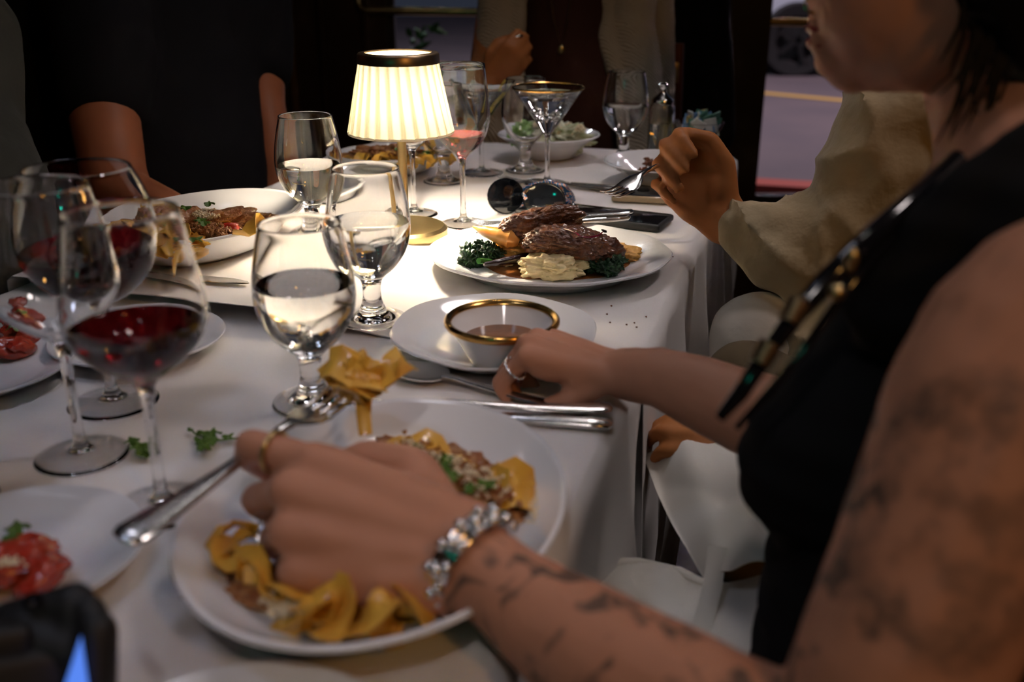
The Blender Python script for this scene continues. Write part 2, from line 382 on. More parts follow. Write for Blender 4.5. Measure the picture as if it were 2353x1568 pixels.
# ------------------------------------------------------------------ the setting
def struct(name, bm, m, parent=None): 
    o = obj(name, bm, m, parent, smooth=False)
    if parent is None: o['kind'] = 'structure'
    return o
YW = 3.35    # window wall
fl = struct('floor', box((0.3, 0.9, -.03), (5.4, 5.0, .06)), 'floor')
struct('ceiling', box((0.3, 0.9, 2.83), (5.4, 5.0, .06)), 'wall')
struct('wall_left', box((-2.4, 0.9, 1.4), (.08, 5.0, 2.8)), 'wall')
struct('wall_right', box((3.0, 0.9, 1.4), (.08, 5.0, 2.8)), 'wall')
struct('wall_behind', box((0.3, -1.6, 1.4), (5.4, .08, 2.8)), 'wall')
xl, xr = -0.405, -0.02         # left window opening
wl = struct('wall_front', box((-1.40, YW, 1.4), (2.0, .10, 2.8)), 'wood')
struct('wall_front_sill', box((1.30, YW, 0.14), (3.4, .10, .28)), 'wood')
struct('wall_front_header', box((1.30, YW, 2.5), (3.4, .10, .6)), 'wood')
# dark pier between the two windows and the dark panelling left of them
pier = struct('wall_pier', box((0.66, YW - .05, 1.4), (.27, .20, 2.8)), 'wood')
for i, x in enumerate((-0.70, -0.60, -0.46)):
    t = struct('trim_%d' % (i + 1), box((x, YW - .06, 1.4), (.022, .03, 2.8), bev=.004), 'wood')
    if i == 0: t.data.materials[0] = mat('worn_trim', (0.10, 0.055, 0.025), .45)
# window panes and frames
for k, (x0, x1) in enumerate(((-0.40, 0.52), (0.80, 2.9))):
    fr = bmesh.new()
    for z in (.30, 2.18): box(((x0 + x1) / 2, YW, z), (x1 - x0, .05, .04), bm=fr)
    for x in (x0 + .01, x1 - .01): box((x, YW, 1.24), (.03, .05, 1.84), bm=fr)
    f = struct('window_%d' % (k + 1), fr, 'black_rough')
    obj('pane', box(((x0 + x1) / 2, YW, 1.24), (x1 - x0 - .02, .006, 1.84)), mat('window_glass_%d' % k, (1, 1, 1), 0, trans=1, ior=1.02), f, smooth=False)
# brass rails in front of the windows
def rail(pts, loc, label):
    t = thing('brass_rail', label, 'rail', loc)
    obj('bar', sweep(pts, .013, seg=14), 'brass', t, world=True)
    for p in (pts[0], pts[-1]):
        bm = bmesh.new(); ball(bm, p, .018); obj('end_cap', bm, 'brass', t, world=True)
zz = 3.12
a = W(822, -60, zz); b = W(824, 8, zz); c = W(840, 24, zz); d = W(1120, 28, zz)
rail([a, b, (b + c) / 2 + Vector((-.004, 0, -.004)), c, d], (c.x, c.y, c.z), 'brass rail running behind the diner in the cardigan')
a = W(1646, 47, zz); b = W(2050, 56, zz)
rail([a, b], (a.x, a.y, a.z), 'brass rail across the window on the right of the dark pier')

# outside: street, kerb, yellow line, parked car
struct('street', box((2, 11.5, -.10), (30, 16, .1)), 'asphalt')
yl = at(1700, 210, -.80); y2 = at(1940, 232, -.80)
def strip(p, q, wd, z0, th):
    d = (q - p); d.z = 0; d.normalize(); s = Vector((-d.y, d.x, 0)) * wd / 2; p = p - d * 14; q = q + d * 8
    bm = bmesh.new(); lo = [bm.verts.new((v.x, v.y, z0)) for v in (p - s, q - s, q + s, p + s)]; hi = [bm.verts.new((v.x, v.y, z0 + th)) for v in (p - s, q - s, q + s, p + s)]
    bm.faces.new(lo[::-1]); bm.faces.new(hi)
    for i in range(4): bm.faces.new((lo[i], lo[(i+1) % 4], hi[(i+1) % 4], hi[i]))
    return bm
single('road_line', strip(yl, y2, .14, -.05, .006), 'yellow', 'yellow painted line along the grey street outside the window', 'road marking', (yl.x, yl.y, -.05), smooth=False)
k1 = at(1800, 452, -.80); k2 = at(1900, 458, -.80)
single('kerb', strip(k1, k2 + Vector((.0, .0, 0)), .16, -.06, .08), 'kerbred', 'red painted kerb stripe just outside the window', 'kerb', (k1.x, k1.y, -.06), smooth=False)
# pavement strip seen left of the lamp, with darker line
single('pavement', box((-2.5, 8.6, -.02), (8.5, 1.6, .08)), mat('pavement_concrete', (.20, .20, .20), .9, nz=(2, (.15, .15, .16), .4, .7)), 'pale grey pavement across the street behind the lamp', 'pavement', (-2.5, 8.6, -.06), smooth=False)
# car
cb = at(1822, 174, -.80)
car = thing('car', 'white car parked across the street, seen through the right window', 'car', (cb.x, cb.y, -.05))
def carbody(x0, y0, z0):
    prof = [(-1.05, .32), (-1.08, .55), (-.95, .72), (-.30, .86), (.35, 1.32), (1.7, 1.40), (2.7, 1.12), (3.2, .95), (3.3, .55), (3.25, .30)]
    bm = bmesh.new(); rows = []
    for yy, sc in ((-.82, .97), (-.86, 1), (.86, 1), (.82, .97)):
        rows.append([bm.verts.new((x0 + px_, y0 + .86 + yy, z0 + pz * sc)) for px_, pz in prof])
    for a, b in zip(rows, rows[1:]):
        for i in range(len(prof)): j = (i + 1) % len(prof); bm.faces.new((a[i], a[j], b[j], b[i]))
    bm.faces.new(rows[0]); bm.faces.new(rows[-1][::-1]); bmesh.ops.recalc_face_normals(bm, faces=bm.faces); return bm
obj('car_body', carbody(cb.x + .1, cb.y, -.05), 'carpaint', car, world=True, smooth=False)
for dx in (0, 2.45):
    for dy in (0, 1.6):
        wh = lathe([(0, -.10), (.20, -.10), (.22, -.09), (.33, -.11), (.345, -.08), (.345, .08), (.33, .11), (.22, .09), (.20, .05), (0, .05)], 32, mtx=Matrix.Translation((cb.x + dx, cb.y + .05 + dy, .29)) @ Matrix.Rotation(R(90), 4, 'X'))
        wo = obj('wheel', wh, 'tyre', car, world=True)
        rb = bmesh.new()
        for s in range(5): 
            an = s * 2 * math.pi / 5; box((cb.x + dx + .10 * math.cos(an), cb.y - .06 + dy * 1.14, .29 + .10 * math.sin(an)), (.19, .03, .045), Euler((0, -an, 0)), bm=rb)
        obj('rim', rb, 'black_rough', wo, world=True, smooth=False)
obj('lamp', box((cb.x - .93, cb.y - .02, .62), (.16, .30, .10), bev=.02), 'tail', car, world=True)
obj('windscreen', box((cb.x + .30, cb.y + .86, 1.02), (.05, 1.45, .62), Euler((0, R(54), 0))), 'carglass', car, world=True)
obj('side_window', box((cb.x + 1.2, cb.y - .01, 1.08), (1.7, .02, .30), bev=.005), 'carglass', car, world=True)
# plant outside the left window
pb = W(925, 330, 3.9); pb.z = -.05
pt = thing('plant', 'green leafy plant standing outside behind the lamp', 'plant', tuple(pb))
obj('pot', lathe([(0, 0), (.09, 0), (.12, .22), (.10, .22), (.09, .2), (0, .2)], 24, mtx=Matrix.Translation(pb)), 'redwood', pt, world=True)
rb = random.Random(3)
b0 = W(925, 220, 3.9); b1 = W(975, 60, 3.9)
obj('stem', sweep([pb + Vector((0, 0, .15)), W(925, 330, 3.9), b0, (b0 + b1) / 2 + Vector((.02, 0, 0)), b1], .006, seg=6), 'leaf', pt, world=True)
def leafmesh(p, q, wd, nrm=(0, -1, .5)):
    p = Vector(p); q = Vector(q); n = Vector(nrm).normalized(); d = q - p; s = d.cross(n).normalized() * wd
    bm = bmesh.new(); c = (p + q) / 2 + n * wd * .4
    vs = [bm.verts.new(v) for v in (p, p + d * .3 + s * .8, p + d * .65 + s * .8, q, p + d * .65 - s * .8, p + d * .3 - s * .8, c)]
    for i in range(6): bm.faces.new((vs[i], vs[(i+1) % 6], vs[6]))
    thicken(bm, .001); return bm
for i in range(26):
    p = b0.lerp(b1, rb.random()) + Vector((rb.uniform(-.03, .03), rb.uniform(-.05, .05), rb.uniform(-.02, .03)))
    q = p + Vector((rb.uniform(-.07, .09), rb.uniform(-.03, .03), rb.uniform(-.05, .06)))
    obj('leaf', leafmesh(p, q, .016), 'leaf', pt, world=True, smooth=False)

# dark garment hung by the pier and the reddish chair behind the far diner
ch = thing('dining_chair', 'reddish wooden chair post with brass plate behind the far diner', 'chair', (0.40, 2.42, 0))
p = W(1556, 120, 2.5); 
obj('back_post', sweep([(p.x, p.y, 0.0), (p.x + .012, p.y, .45), (p.x + .004, p.y + .02, p.z + .02)], .024, .016, seg=12), 'redwood', ch, world=True)
obj('back_post', sweep([(p.x - .42, p.y, 0.0), (p.x - .42, p.y, .45), (p.x - .40, p.y + .02, p.z)], .022, .016, seg=12), 'redwood', ch, world=True)
obj('backrest', box((p.x - .2, p.y + .01, p.z - .10), (.40, .02, .14), bev=.006), 'redwood', ch, world=True)
obj('seat', box((p.x - .2, p.y - .22, .44), (.44, .44, .05), bev=.012), 'redwood', ch, world=True)
q = W(1549, 166, 2.49); obj('brass_plate', box((q.x, q.y - .015, q.z), (.018, .006, .05), bev=.002), 'brass', ch, world=True)
for dx in (-.4, -.02): obj('leg', sweep([(p.x + dx, p.y - .41, 0), (p.x + dx, p.y - .40, .42)], .018, seg=10), 'redwood', ch, world=True)
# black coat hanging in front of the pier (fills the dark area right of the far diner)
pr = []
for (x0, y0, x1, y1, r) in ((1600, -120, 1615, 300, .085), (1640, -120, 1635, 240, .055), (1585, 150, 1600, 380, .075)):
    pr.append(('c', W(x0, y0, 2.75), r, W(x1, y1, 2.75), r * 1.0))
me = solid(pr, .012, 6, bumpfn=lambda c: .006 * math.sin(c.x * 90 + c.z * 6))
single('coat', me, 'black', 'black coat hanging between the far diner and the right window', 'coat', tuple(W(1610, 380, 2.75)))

# ------------------------------------------------------------------ table with two white cloths
th = math.atan(0.30); TU = Vector((math.sin(th), math.cos(th), 0)); TV = Vector((math.cos(th), -math.sin(th), 0))
VR, VL, UFAR, UNEAR, SEAM = -0.124, -0.835, 1.87, 0.06, 0.83
def uv2w(u, v, z): return TU * u + TV * v + Vector((0, 0, T + z))
def sstep(a, b, x): t = max(0, min(1, (x - a) / (b - a))); return t * t * (3 - 2 * t)
def lip(u, v):        # the far cloth lies a little proud of the near one at its left
    return .0015 + .0175 * (1 - sstep(-.50, -.36, v)) * (1 - sstep(SEAM + .16, SEAM + .5, u))
def ztab(x, y):
    u = TU.x * x + TU.y * y; v = TV.x * x + TV.y * y
    return lip(u, v) if u > SEAM else 0
def on(px, py):       # a point standing on the cloth at this pixel
    p = at(px, py, 0); z = ztab(p.x, p.y); p = at(px, py, z); return p
def cloth(u0, u1, v0, v1, far, near, L, zf, k, seed, nu=150, nv=110):
    rad = .016; ext = L + .03
    us = [u0 - (ext if near else 0) + (u1 - u0 + ext * (near + far)) * i / nu for i in range(nu + 1)]
    vs = [v0 - ext + (v1 - v0 + 2 * ext) * j / nv for j in range(nv + 1)]
    bm = bmesh.new(); g = []
    for u in us:
        row = []
        for v in vs:
            cu = min(max(u, u0 + .016 if near else u0), u1 - (.016 if far else 0)); cv = min(max(v, v0 + .016), v1 - .016)
            du, dv = u - cu, v - cv; e = math.hypot(du, dv); z = zf(cu, cv)
            if e < 1e-6: co = uv2w(u, v, z - .0013 + .0004 * noise.noise(Vector((u * 9, v * 9, seed))))
            else:
                nx, ny = du / e, dv / e
                if e < rad * 1.57: a = e / rad; out = rad * math.sin(a); dn = rad * (1 - math.cos(a))
                else:
                    out = rad; dn = rad + (e - rad * 1.57)
                s = cu * 1.0 + cv * .8 + math.atan2(ny, nx) * .22
                amp = min(1, dn / .22) ** 1.2 if dn > 0 else 0
                wv = (math.sin(s * k + seed) + .6 * math.sin(s * k * 1.7 + 2 * seed) + .35 * math.sin(s * k * 3.1))
                out += amp * (.008 + .014 * wv) - .012 * (dn / L) ** 2
                co = uv2w(cu + nx * out, cv + ny * out, z - dn - .0013)
            row.append(bm.verts.new(co))
        g.append(row)
    for i in range(nu):
        for j in range(nv): bm.faces.new((g[i][j], g[i+1][j], g[i+1][j+1], g[i][j+1]))
    bmesh.ops.recalc_face_normals(bm, faces=bm.faces)
    thicken(bm, .0008)
    return bm
tb = thing('dining_table', 'long table under the white cloths', 'table', tuple(uv2w(.95, -.48, -T)))
bm = box((0, 0, 0), (VR - VL - .07, UFAR - UNEAR - .07, .026)); bm.transform(Matrix.Translation(uv2w((UFAR + UNEAR) / 2, (VR + VL) / 2, -.0165)) @ Matrix.Rotation(-th, 4, 'Z'))
obj('tabletop', bm, 'wood', tb, world=True, smooth=False)
for u in (UNEAR + .1, UFAR - .1):
    for v in (VL + .1, VR - .1):
        a = uv2w(u, v, -T + .01); b = uv2w(u, v, -.03); obj('leg', sweep([a, b], .022, seg=10), 'wood', tb, world=True)
a = uv2w(.45, -.48, 0)
single('tablecloth', cloth(UNEAR, SEAM + .05, VL, VR, 0, 1, .34, lambda u, v: 0, 26, 1.3), 'cloth', 'white tablecloth on the near half of the table, under the pasta plate', 'tablecloth', (a.x, a.y, T - .001))
a = uv2w(1.35, -.48, 0)
single('tablecloth', cloth(SEAM, UFAR, VL, VR, 1, 0, .34, lip, 31, 4.1), 'cloth', 'white tablecloth on the far half of the table, under the lamp', 'tablecloth', (a.x, a.y, T))

# ------------------------------------------------------------------ the table lamp
lp = at(932, 553, .0015); LX, LY = lp.x, lp.y
lamp = thing('table_lamp', 'small brass table lamp with lit pleated cream shade', 'lamp', (LX, LY, T + .0015))
obj('base', lathe([(0, 0), (.053, 0), (.0545, .002), (.0545, .017), (.050, .0205), (.046, .0195), (.012, .0165), (0, .0165)], 72), 'brass', lamp)
obj('pole', lathe([(0, .015), (.0075, .0155), (.0058, .022), (.0056, .10), (.0056, .150), (0, .151)], 24), 'brass', lamp)
def pleat(a, co, r0=0):
    r = math.hypot(co.x, co.y)
    if r < 1e-5: return co
    n = 26; ph = (a * n / (2*math.pi)) % 1.0; k = 1 + .045 * (ph - .5) * sstep(0, .15, min(ph, 1 - ph) * 2)
    return Vector((co.x * k, co.y * k, co.z))
shade_mat = mat('lit_cream_shade', (0.85, 0.78, 0.62), 0.85)
nt = shade_mat.node_tree; b = nt.nodes['Principled BSDF']; out = nt.nodes['Material Output']
tr = nt.nodes.new('ShaderNodeBsdfTranslucent'); tr.inputs[0].default_value = (0.03, 0.027, 0.018, 1)
mx = nt.nodes.new('ShaderNodeMixShader'); mx.inputs[0].default_value = .80
# each pleat is sewn over its neighbour: the doubled cloth lets less light through
tcs = nt.nodes.new('ShaderNodeTexCoord'); sp_ = nt.nodes.new('ShaderNodeSeparateXYZ'); nt.links.new(tcs.outputs['Object'], sp_.inputs[0])
def mth(op, a, b_=None):
    n = nt.nodes.new('ShaderNodeMath'); n.operation = op
    for i, v in enumerate((a, b_)):
        if v is None: continue
        if isinstance(v, (int, float)): n.inputs[i].default_value = v
        else: nt.links.new(v, n.inputs[i])
    return n.outputs[0]
an = mth('ADD', mth('MULTIPLY', mth('ARCTAN2', sp_.outputs[1], sp_.outputs[0]), 26 / 6.28318), mth('MULTIPLY', sp_.outputs[2], 5.0))
fr = mth('FRACT', mth('ADD', an, 100))
crp = nt.nodes.new('ShaderNodeValToRGB'); e = crp.color_ramp.elements; e[0].position = 0; e[0].color = (.014, .012, .0072, 1); e[1].position = .10; e[1].color = (.045, .043, .0345, 1)
x_ = e.new(.62); x_.color = (.045, .043, .0345, 1); x_ = e.new(.70); x_.color = (.031, .028, .019, 1); x_ = e.new(.98); x_.color = (.027, .0245, .016, 1)
nt.links.new(fr, crp.inputs[0]); nt.links.new(crp.outputs[0], tr.inputs[0])
nt.links.new(b.outputs[0], mx.inputs[1]); nt.links.new(tr.outputs[0], mx.inputs[2]); nt.links.new(mx.outputs[0], out.inputs['Surface'])
prof = [(.0645, .1400), (.0635, .1403), (.0560, .1800), (.0470, .2240), (.0462, .2240), (.0553, .1800), (.0625, .1412), (.0640, .1400)]
sh = obj('lamp_shade', lathe([(.0645, .139), (.0650, .141)] + [(.0650 - (.0650 - .0480) * i / 8, .141 + .083 * i / 8) for i in range(1, 9)], 260, pleat), shade_mat, lamp)
obj('top_band', lathe([(.0480, .2225), (.0500, .2225), (.0496, .2325), (.0480, .2345), (.0405, .2350), (.0400, .2335), (.0455, .2330), (.0470, .2310), (.0480, .2225)], 72), 'bronze', lamp)
obj('hem', lathe([(.0640, .1385), (.0657, .1385), (.0660, .1412), (.0640, .1412), (.0640, .1385)], 72), mat('shade_hem', (.8, .72, .55), .9), lamp)
bulb = obj('bulb', lathe([(0, .196), (.010, .197), (.014, .203), (.013, .210), (.008, .214), (0, .215)], 24), mat('lit_bulb', (1, .9, .7), .5, emit=((1.0, 0.85, 0.64), 60.0)), lamp)
pl = bpy.data.lights.new('lamp_light', 'POINT'); pl.energy = 8.5; pl.color = (1.0, 0.84, 0.62); pl.shadow_soft_size = .017
plo = bpy.data.objects.new('lamp_light', pl); C.objects.link(plo); plo.parent = lamp; plo.location = (0, 0, .174)

# ------------------------------------------------------------------ glassware
def spline(p, k=3):
    out = [p[0]]
    for i in range(1, len(p)):
        a = p[max(i - 2, 0)]; b = p[i - 1]; c = p[i]; d = p[min(i + 1, len(p) - 1)]
        for j in range(1, k + 1):
            t = j / k
            f = lambda q: .5 * (2*b[q] + (c[q]-a[q])*t + (2*a[q]-5*b[q]+4*c[q]-d[q])*t*t + (3*b[q]-a[q]-3*c[q]+d[q])*t**3)
            out.append((max(f(0), 0), f(1)))
    return out
def closed_glass(outer, inner):
    o = spline(outer[:4]) + [outer[4]] + spline(outer[5:]); i_ = spline(inner)
    (r1, z1), (r0, z0) = o[-1], i_[-1]
    return o + [((r1 * .7 + r0 * .3), z1 + .0003), ((r1 * .3 + r0 * .7), z1 + .0003)] + i_[::-1]
GOB_O = [(0, .0034), (.010, .0028), (.024, .0012), (.031, .0001), (.0335, .0010), (.0328, .0028), (.024, .0046), (.0158, .0090), (.0115, .016), (.0093, .024), (.0090, .034), (.0105, .042), (.0155, .048), (.0235, .055), (.0305, .0635), (.0362, .074), (.0395, .085), (.0408, .096), (.0403, .108), (.0385, .122), (.0355, .137), (.0325, .150), (.0322, .1535)]
GOB_I = [(0, .0480), (.0080, .0488), (.0150, .0525), (.0220, .0585), (.0285, .0665), (.0340, .0765), (.0372, .086), (.0385, .096), (.0381, .108), (.0364, .122), (.0335, .137), (.0309, .150), (.0311, .1535)]
WIN_O = [(0, .0052), (.006, .0044), (.016, .0026), (.0320, .0001), (.0335, .0006), (.0325, .0016), (.016, .0042), (.0075, .0078), (.0042, .016), (.0036, .040), (.0038, .070), (.0052, .086), (.0095, .0945), (.0190, .1010), (.0310, .1110), (.0395, .1215), (.0440, .1330), (.0443, .1430), (.0427, .156), (.0400, .172), (.0370, .188), (.0340, .2050)]
WIN_I = [(0, .0950), (.0080, .0965), (.0180, .1025), (.0298, .1122), (.0383, .1225), (.0428, .1335), (.0431, .1430), (.0415, .156), (.0388, .172), (.0359, .188), (.0331, .2050)]
BUR_O = [(0, .0052), (.007, .0044), (.018, .0026), (.0350, .0001), (.0365, .0006), (.0355, .0016), (.018, .0042), (.0082, .0085), (.0044, .018), (.0038, .040), (.0040, .062), (.0056, .078), (.0110, .0865), (.0250, .0945), (.0400, .1070), (.0500, .1220), (.0545, .1400), (.0540, .1520), (.0505, .168), (.0450, .184), (.0390, .1970)]
BUR_I = [(0, .0870), (.0100, .0885), (.0240, .0960), (.0388, .1082), (.0488, .1230), (.0532, .1400), (.0527, .1520), (.0493, .168), (.0438, .184), (.0380, .1970)]
ANG_O = [(0, .0052), (.006, .0044), (.016, .0026), (.0320, .0001), (.0335, .0006), (.0325, .0016), (.016, .0042), (.0072, .0078), (.0042, .016), (.0036, .040), (.0037, .070), (.0050, .088), (.0100, .0955), (.0200, .1040), (.0310, .1180), (.0365, .1330), (.0378, .1450), (.0370, .160), (.0345, .185), (.0315, .2120)]
ANG_I = [(0, .0960), (.0080, .0978), (.0187, .1052), (.0297, .1190), (.0352, .1335), (.0366, .1450), (.0358, .160), (.0334, .185), (.0305, .2120)]
MAR_O = [(0, .0052), (.006, .0044), (.018, .0026), (.0350, .0001), (.0365, .0006), (.0355, .0018), (.016, .0044), (.0065, .0085), (.0040, .018), (.0036, .045), (.0040, .070), (.0052, .078), (.0120, .0880), (.0340, .1195), (.0558, .1510)]
MAR_I = [(0, .0800), (.0050, .0820), (.0108, .0895), (.0328, .1205), (.0546, .1515)]
def inner_r(inner, z):
    for (r0, z0), (r1, z1) in zip(inner, inner[1:]):
        if z0 <= z <= z1: return r0 + (r1 - r0) * (z - z0) / (z1 - z0 + 1e-9)
    return inner[-1][0]
def liquid(inner, level, eps=.0003):
    inner = spline(inner)
    pr = [(0, inner[0][1] - eps)] + [(r + eps, z - eps * .5) for r, z in inner[1:] if z < level - .001]
    rl = inner_r(inner, level)
    return pr + [(rl + eps, level), (rl - .0012, level - .0004), (0, level - .0004)]
def glass(name, label, p, O, I, fill=None, fillmat=None, fillname=None, group=None, rotz=0, tilt=None, cat='glass'):
    t = thing(name, label, cat, (p.x, p.y, p.z), group, tilt)
    obj('bowl_and_stem', lathe(closed_glass(O, I), 72), 'glass', t)
    if fill: obj(fillname, lathe(liquid(I, fill), 72), fillmat, t)
    return t
goblets = {}
g1 = glass('water_goblet', 'front half full water goblet beside the spoon and the lifted fork', on(720, 925), GOB_O, GOB_I, .105, 'water', 'water')
def gob(p, label, level):
    t = glass('water_goblet', label, p, GOB_O, GOB_I, level, 'water', 'water') if level else glass('water_goblet', label, p, GOB_O, GOB_I)
    return t
gob(on(858, 736), 'water goblet standing between the saucer and the lamp base', .102)
gob(on(722, 549), 'water goblet beside the left of the lamp, in front of the bread plate', .094)
g4 = gob(on(1432, 366), 'half full water goblet at the far end beside the stoppered bottle', .095)
g5 = gob(on(1207, 393), 'water goblet behind the gold rimmed cocktail glass', None)
gob(on(1020, 418), 'short stemmed goblet standing behind the wine glass right of the lamp', None)
gob(Vector((-.386, .592, T)), 'goblet cut off by the left edge of the photo with a little red wine', None)
t = bpy.data.objects['water_goblet.006'] if 'water_goblet.006' in bpy.data.objects else None
if t: obj('wine', lathe(liquid(GOB_I, .070), 48), 'wine', t)
glass('wine_glass', 'front glass of red wine, its foot beside the fork handle', on(375, 1163), WIN_O, WIN_I, .1300, 'wine', 'wine', cat='wine glass')
glass('wine_glass', 'large round bowled glass of red wine in front of the left pasta dish', on(262, 925), BUR_O, BUR_I, .1330, 'wine', 'wine', cat='wine glass')
glass('wine_glass', 'empty clear wine glass between the two glasses of red wine', on(190, 1047), WIN_O, WIN_I, cat='wine glass')
glass('wine_glass', 'tall angular wine glass right of the lamp with a last sip of wine', on(1065, 515), ANG_O, ANG_I, .1215, 'rose_wine', 'wine', cat='wine glass')
glass('wine_glass', 'wine glass standing directly behind the lamp, only stem and foot showing', on(952, 492), ANG_O, ANG_I, cat='wine glass')
m1 = glass('cocktail_glass', 'gold rimmed cone shaped cocktail glass with clear drink and ice', on(1257, 423), MAR_O, MAR_I, .143, 'water', 'drink', cat='cocktail glass')
obj('gold_rim', lathe([(.0544, .1495), (.0562, .1495), (.0567, .1518), (.0556, .1530), (.0544, .1522), (.0544, .1495)], 72), 'gold', m1)
m2 = glass('cocktail_glass', 'cone shaped cocktail glass behind the tall wine glass, with lemon twist', on(1107, 398), MAR_O, MAR_I, .140, 'water', 'drink', cat='cocktail glass')
for t, n, s in ((m1, 7, 1), (m2, 3, 5)):
    rn = random.Random(s)
    for i in range(n):
        z = rn.uniform(.108, .138); rr = max(0, (z - .09) * .69 * .6); an = rn.uniform(0, 6.28)
        obj('ice_cube', box((rr * math.cos(an), rr * math.sin(an), z), (.011, .012, .010), Euler((rn.random() * 3, rn.random() * 3, 0)), bev=.002), 'ice', t)
obj('lemon_twist', sweep([(.010, .0, .105), (.018, -.004, .12), (.028, .0, .135), (.040, .004, .152)], .005, .0012, seg=8), 'lemon', m2)

# stoppered glass bottle at the far end
bp = on(1516, 352)
bt = thing('oil_bottle', 'tall glass bottle with chrome pourer beside the far goblet', 'bottle', tuple(bp))
obj('bottle_body', lathe([(0, 0), (.022, 0), (.0235, .002), (.0235, .082), (.021, .088), (.0185, .092), (.0175, .092), (.0195, .086), (.0215, .081), (.0215, .006), (0, .005)], 48), 'glass', bt)
obj('oil', lathe([(0, .0048), (.0217, .0058), (.0217, .055), (0, .055)], 40), mat('pale_oil', (.95, .85, .55), 0, trans=1, ior=1.45), bt)
obj('pourer', lathe([(0, .090), (.0195, .090), (.0200, .096), (.016, .101), (.009, .106), (.006, .110), (.0055, .116), (.0085, .119), (.0085, .124), (.004, .127), (0, .127)], 32), 'silver', bt)
# packets in a glass bowl
bp = on(1602, 352)
bw = thing('sweetener_bowl', 'flared glass bowl of paper sugar packets behind the raised hand', 'bowl', tuple(bp))
obj('bowl', lathe([(0, 0), (.020, 0), (.021, .003), (.016, .008), (.022, .016), (.040, .045), (.0455, .058), (.0440, .0585), (.038, .046), (.020, .018), (0, .012)], 48), 'glass', bw)
rn = random.Random(11)
pk = [mat('packet_white', (.72, .74, .72), .6), mat('packet_blue', (.16, .33, .62), .6), mat('packet_green', (.10, .26, .20), .6), mat('packet_yellow', (.62, .50, .22), .6)]
for i in range(26):
    a = rn.uniform(0, 6.28); rr = rn.uniform(.0, .030); c = Vector((rr * math.cos(a), rr * math.sin(a), .045 + rn.uniform(0, .014)))
    o = obj('sugar_packet', box(c, (.022, .0022, .036), Euler((rn.uniform(-.35, .35), rn.uniform(-.5, .5), rn.uniform(0, 3.1))), bev=.0005), pk[(0, 1, 1, 2, 0, 3, 2)[i % 7]], bw, smooth=False)

# ------------------------------------------------------------------ plates
def ellip(ax, ay, egg=0.0, scal=0.0, n=8, ph=0.0):
    def f(a, co):
        k = 1 + scal * math.cos(n * a + ph) * min(1, math.hypot(co.x, co.y) / .08) ** 2 + egg * math.sin(a)
        return Vector((co.x * ax * k, co.y * ay * k, co.z))
    return f
PLATE = [(0, .0022), (.085 / .14, .0022), (.090 / .14, 0), (.097 / .14, .0005), (.103 / .14, .0065), (.120 / .14, .0135), (.137 / .14, .0200), (.1395 / .14, .0215), (1.0, .0232), (.1388 / .14, .0245), (.134 / .14, .0232), (.118 / .14, .0168), (.104 / .14, .0112), (.094 / .14, .0078), (.070 / .14, .0062), (0, .0062)]
def plate(name, label, p, rx, ry, rot=0.0, m='porcelain', scal=0.0, n=8, hs=1.0, cat='plate', prof=PLATE, egg=0.0, seg=96):
    bm = lathe([(r, z * hs) for r, z in prof], seg, ellip(rx, ry, egg, scal, n), mtx=Matrix.Rotation(rot, 4, 'Z'))
    return single_local(name, bm, m, label, cat, p)
def single_local(name, bm, m, label, cat, p, group=None, rot=None):
    o = obj(name, bm, m); o.location = p
    WORLD[o.name] = Matrix.Translation(Vector(p)); return tag(o, label, cat, group)
ENT = Vector((.0435, 1.120, T + .0015))
plate('dinner_plate', 'large white plate holding the braised beef and mashed potato', ENT, .1415, .128, R(-6), 'porcelain_relief', .008, 10)
SAU = at(1134, 772, .0)
SAU = Vector((-.017, .878, T + .0015))
plate('saucer', 'white wavy edged plate under the gold rimmed sauce bowl', SAU, .097, .100, R(20), scal=.016, n=6, hs=.78)
DISH = [(0, 0), (.50, 0), (.62, .001), (.74, .007), (.88, .019), (.965, .029), (.985, .0315), (1.0, .0325), (.995, .0345), (.975, .0350), (.955, .0330), (.86, .0225), (.74, .0125), (.60, .0075), (0, .0065)]
def dish(label, p, a, b, rot, hs=1.0): return plate('pasta_dish', label, p, b, a, rot, hs=hs, prof=DISH, egg=.07, cat='dish')
DN = Vector((-.085, .532, T)); dish('oval white dish of wide noodles under the near diner\'s hand', DN, .148, .116, R(-12))
DL = at(430, 560, .013); DL = Vector((-.372, 1.150, T + .0190)); dish('oval white dish of noodles and ragu at the left, before the man in black', DL, .142, .104, R(-24), 1.15)
DB = on(905, 378); dish('oval white dish of pasta partly hidden behind the lamp', Vector((-.212, 1.665, T + .002)), .092, .080, R(-70))
plate('bread_plate', 'empty white side plate behind the glasses of red wine', Vector((-.352, .874, T)), .080, .078, hs=.62)
plate('side_plate', 'white side plate with tomato slices behind the wine glasses', Vector((-.475, .805, T)), .086, .084, hs=.62)
P3 = Vector((-.302, .515, T)); plate('side_plate', 'white side plate with tomato in the front left corner', P3, .077, .076, hs=.62)
plate('side_plate', 'white side plate cut off by the bottom edge of the photo', Vector((-.122, .335, T)), .080, .080, hs=.50)
PB = Vector((-.292, 1.490, T + .002)); plate('bread_plate', 'white side plate with a spoon beyond the left goblet', PB, .072, .070, hs=.62)
PS = Vector((.066, 1.798, T + .0015)); BOWLP = [(0, 0), (.42, 0), (.50, .002), (.60, .012), (.72, .022), (.80, .026), (.98, .0345), (1.0, .036), (.985, .0375), (.80, .030), (.70, .0255), (.58, .016), (.40, .010), (0, .009)]
plate('salad_plate', 'wide rimmed white bowl of green salad before the cardigan diner', PS, .092, .086, prof=BOWLP, hs=1.15, cat='plate')
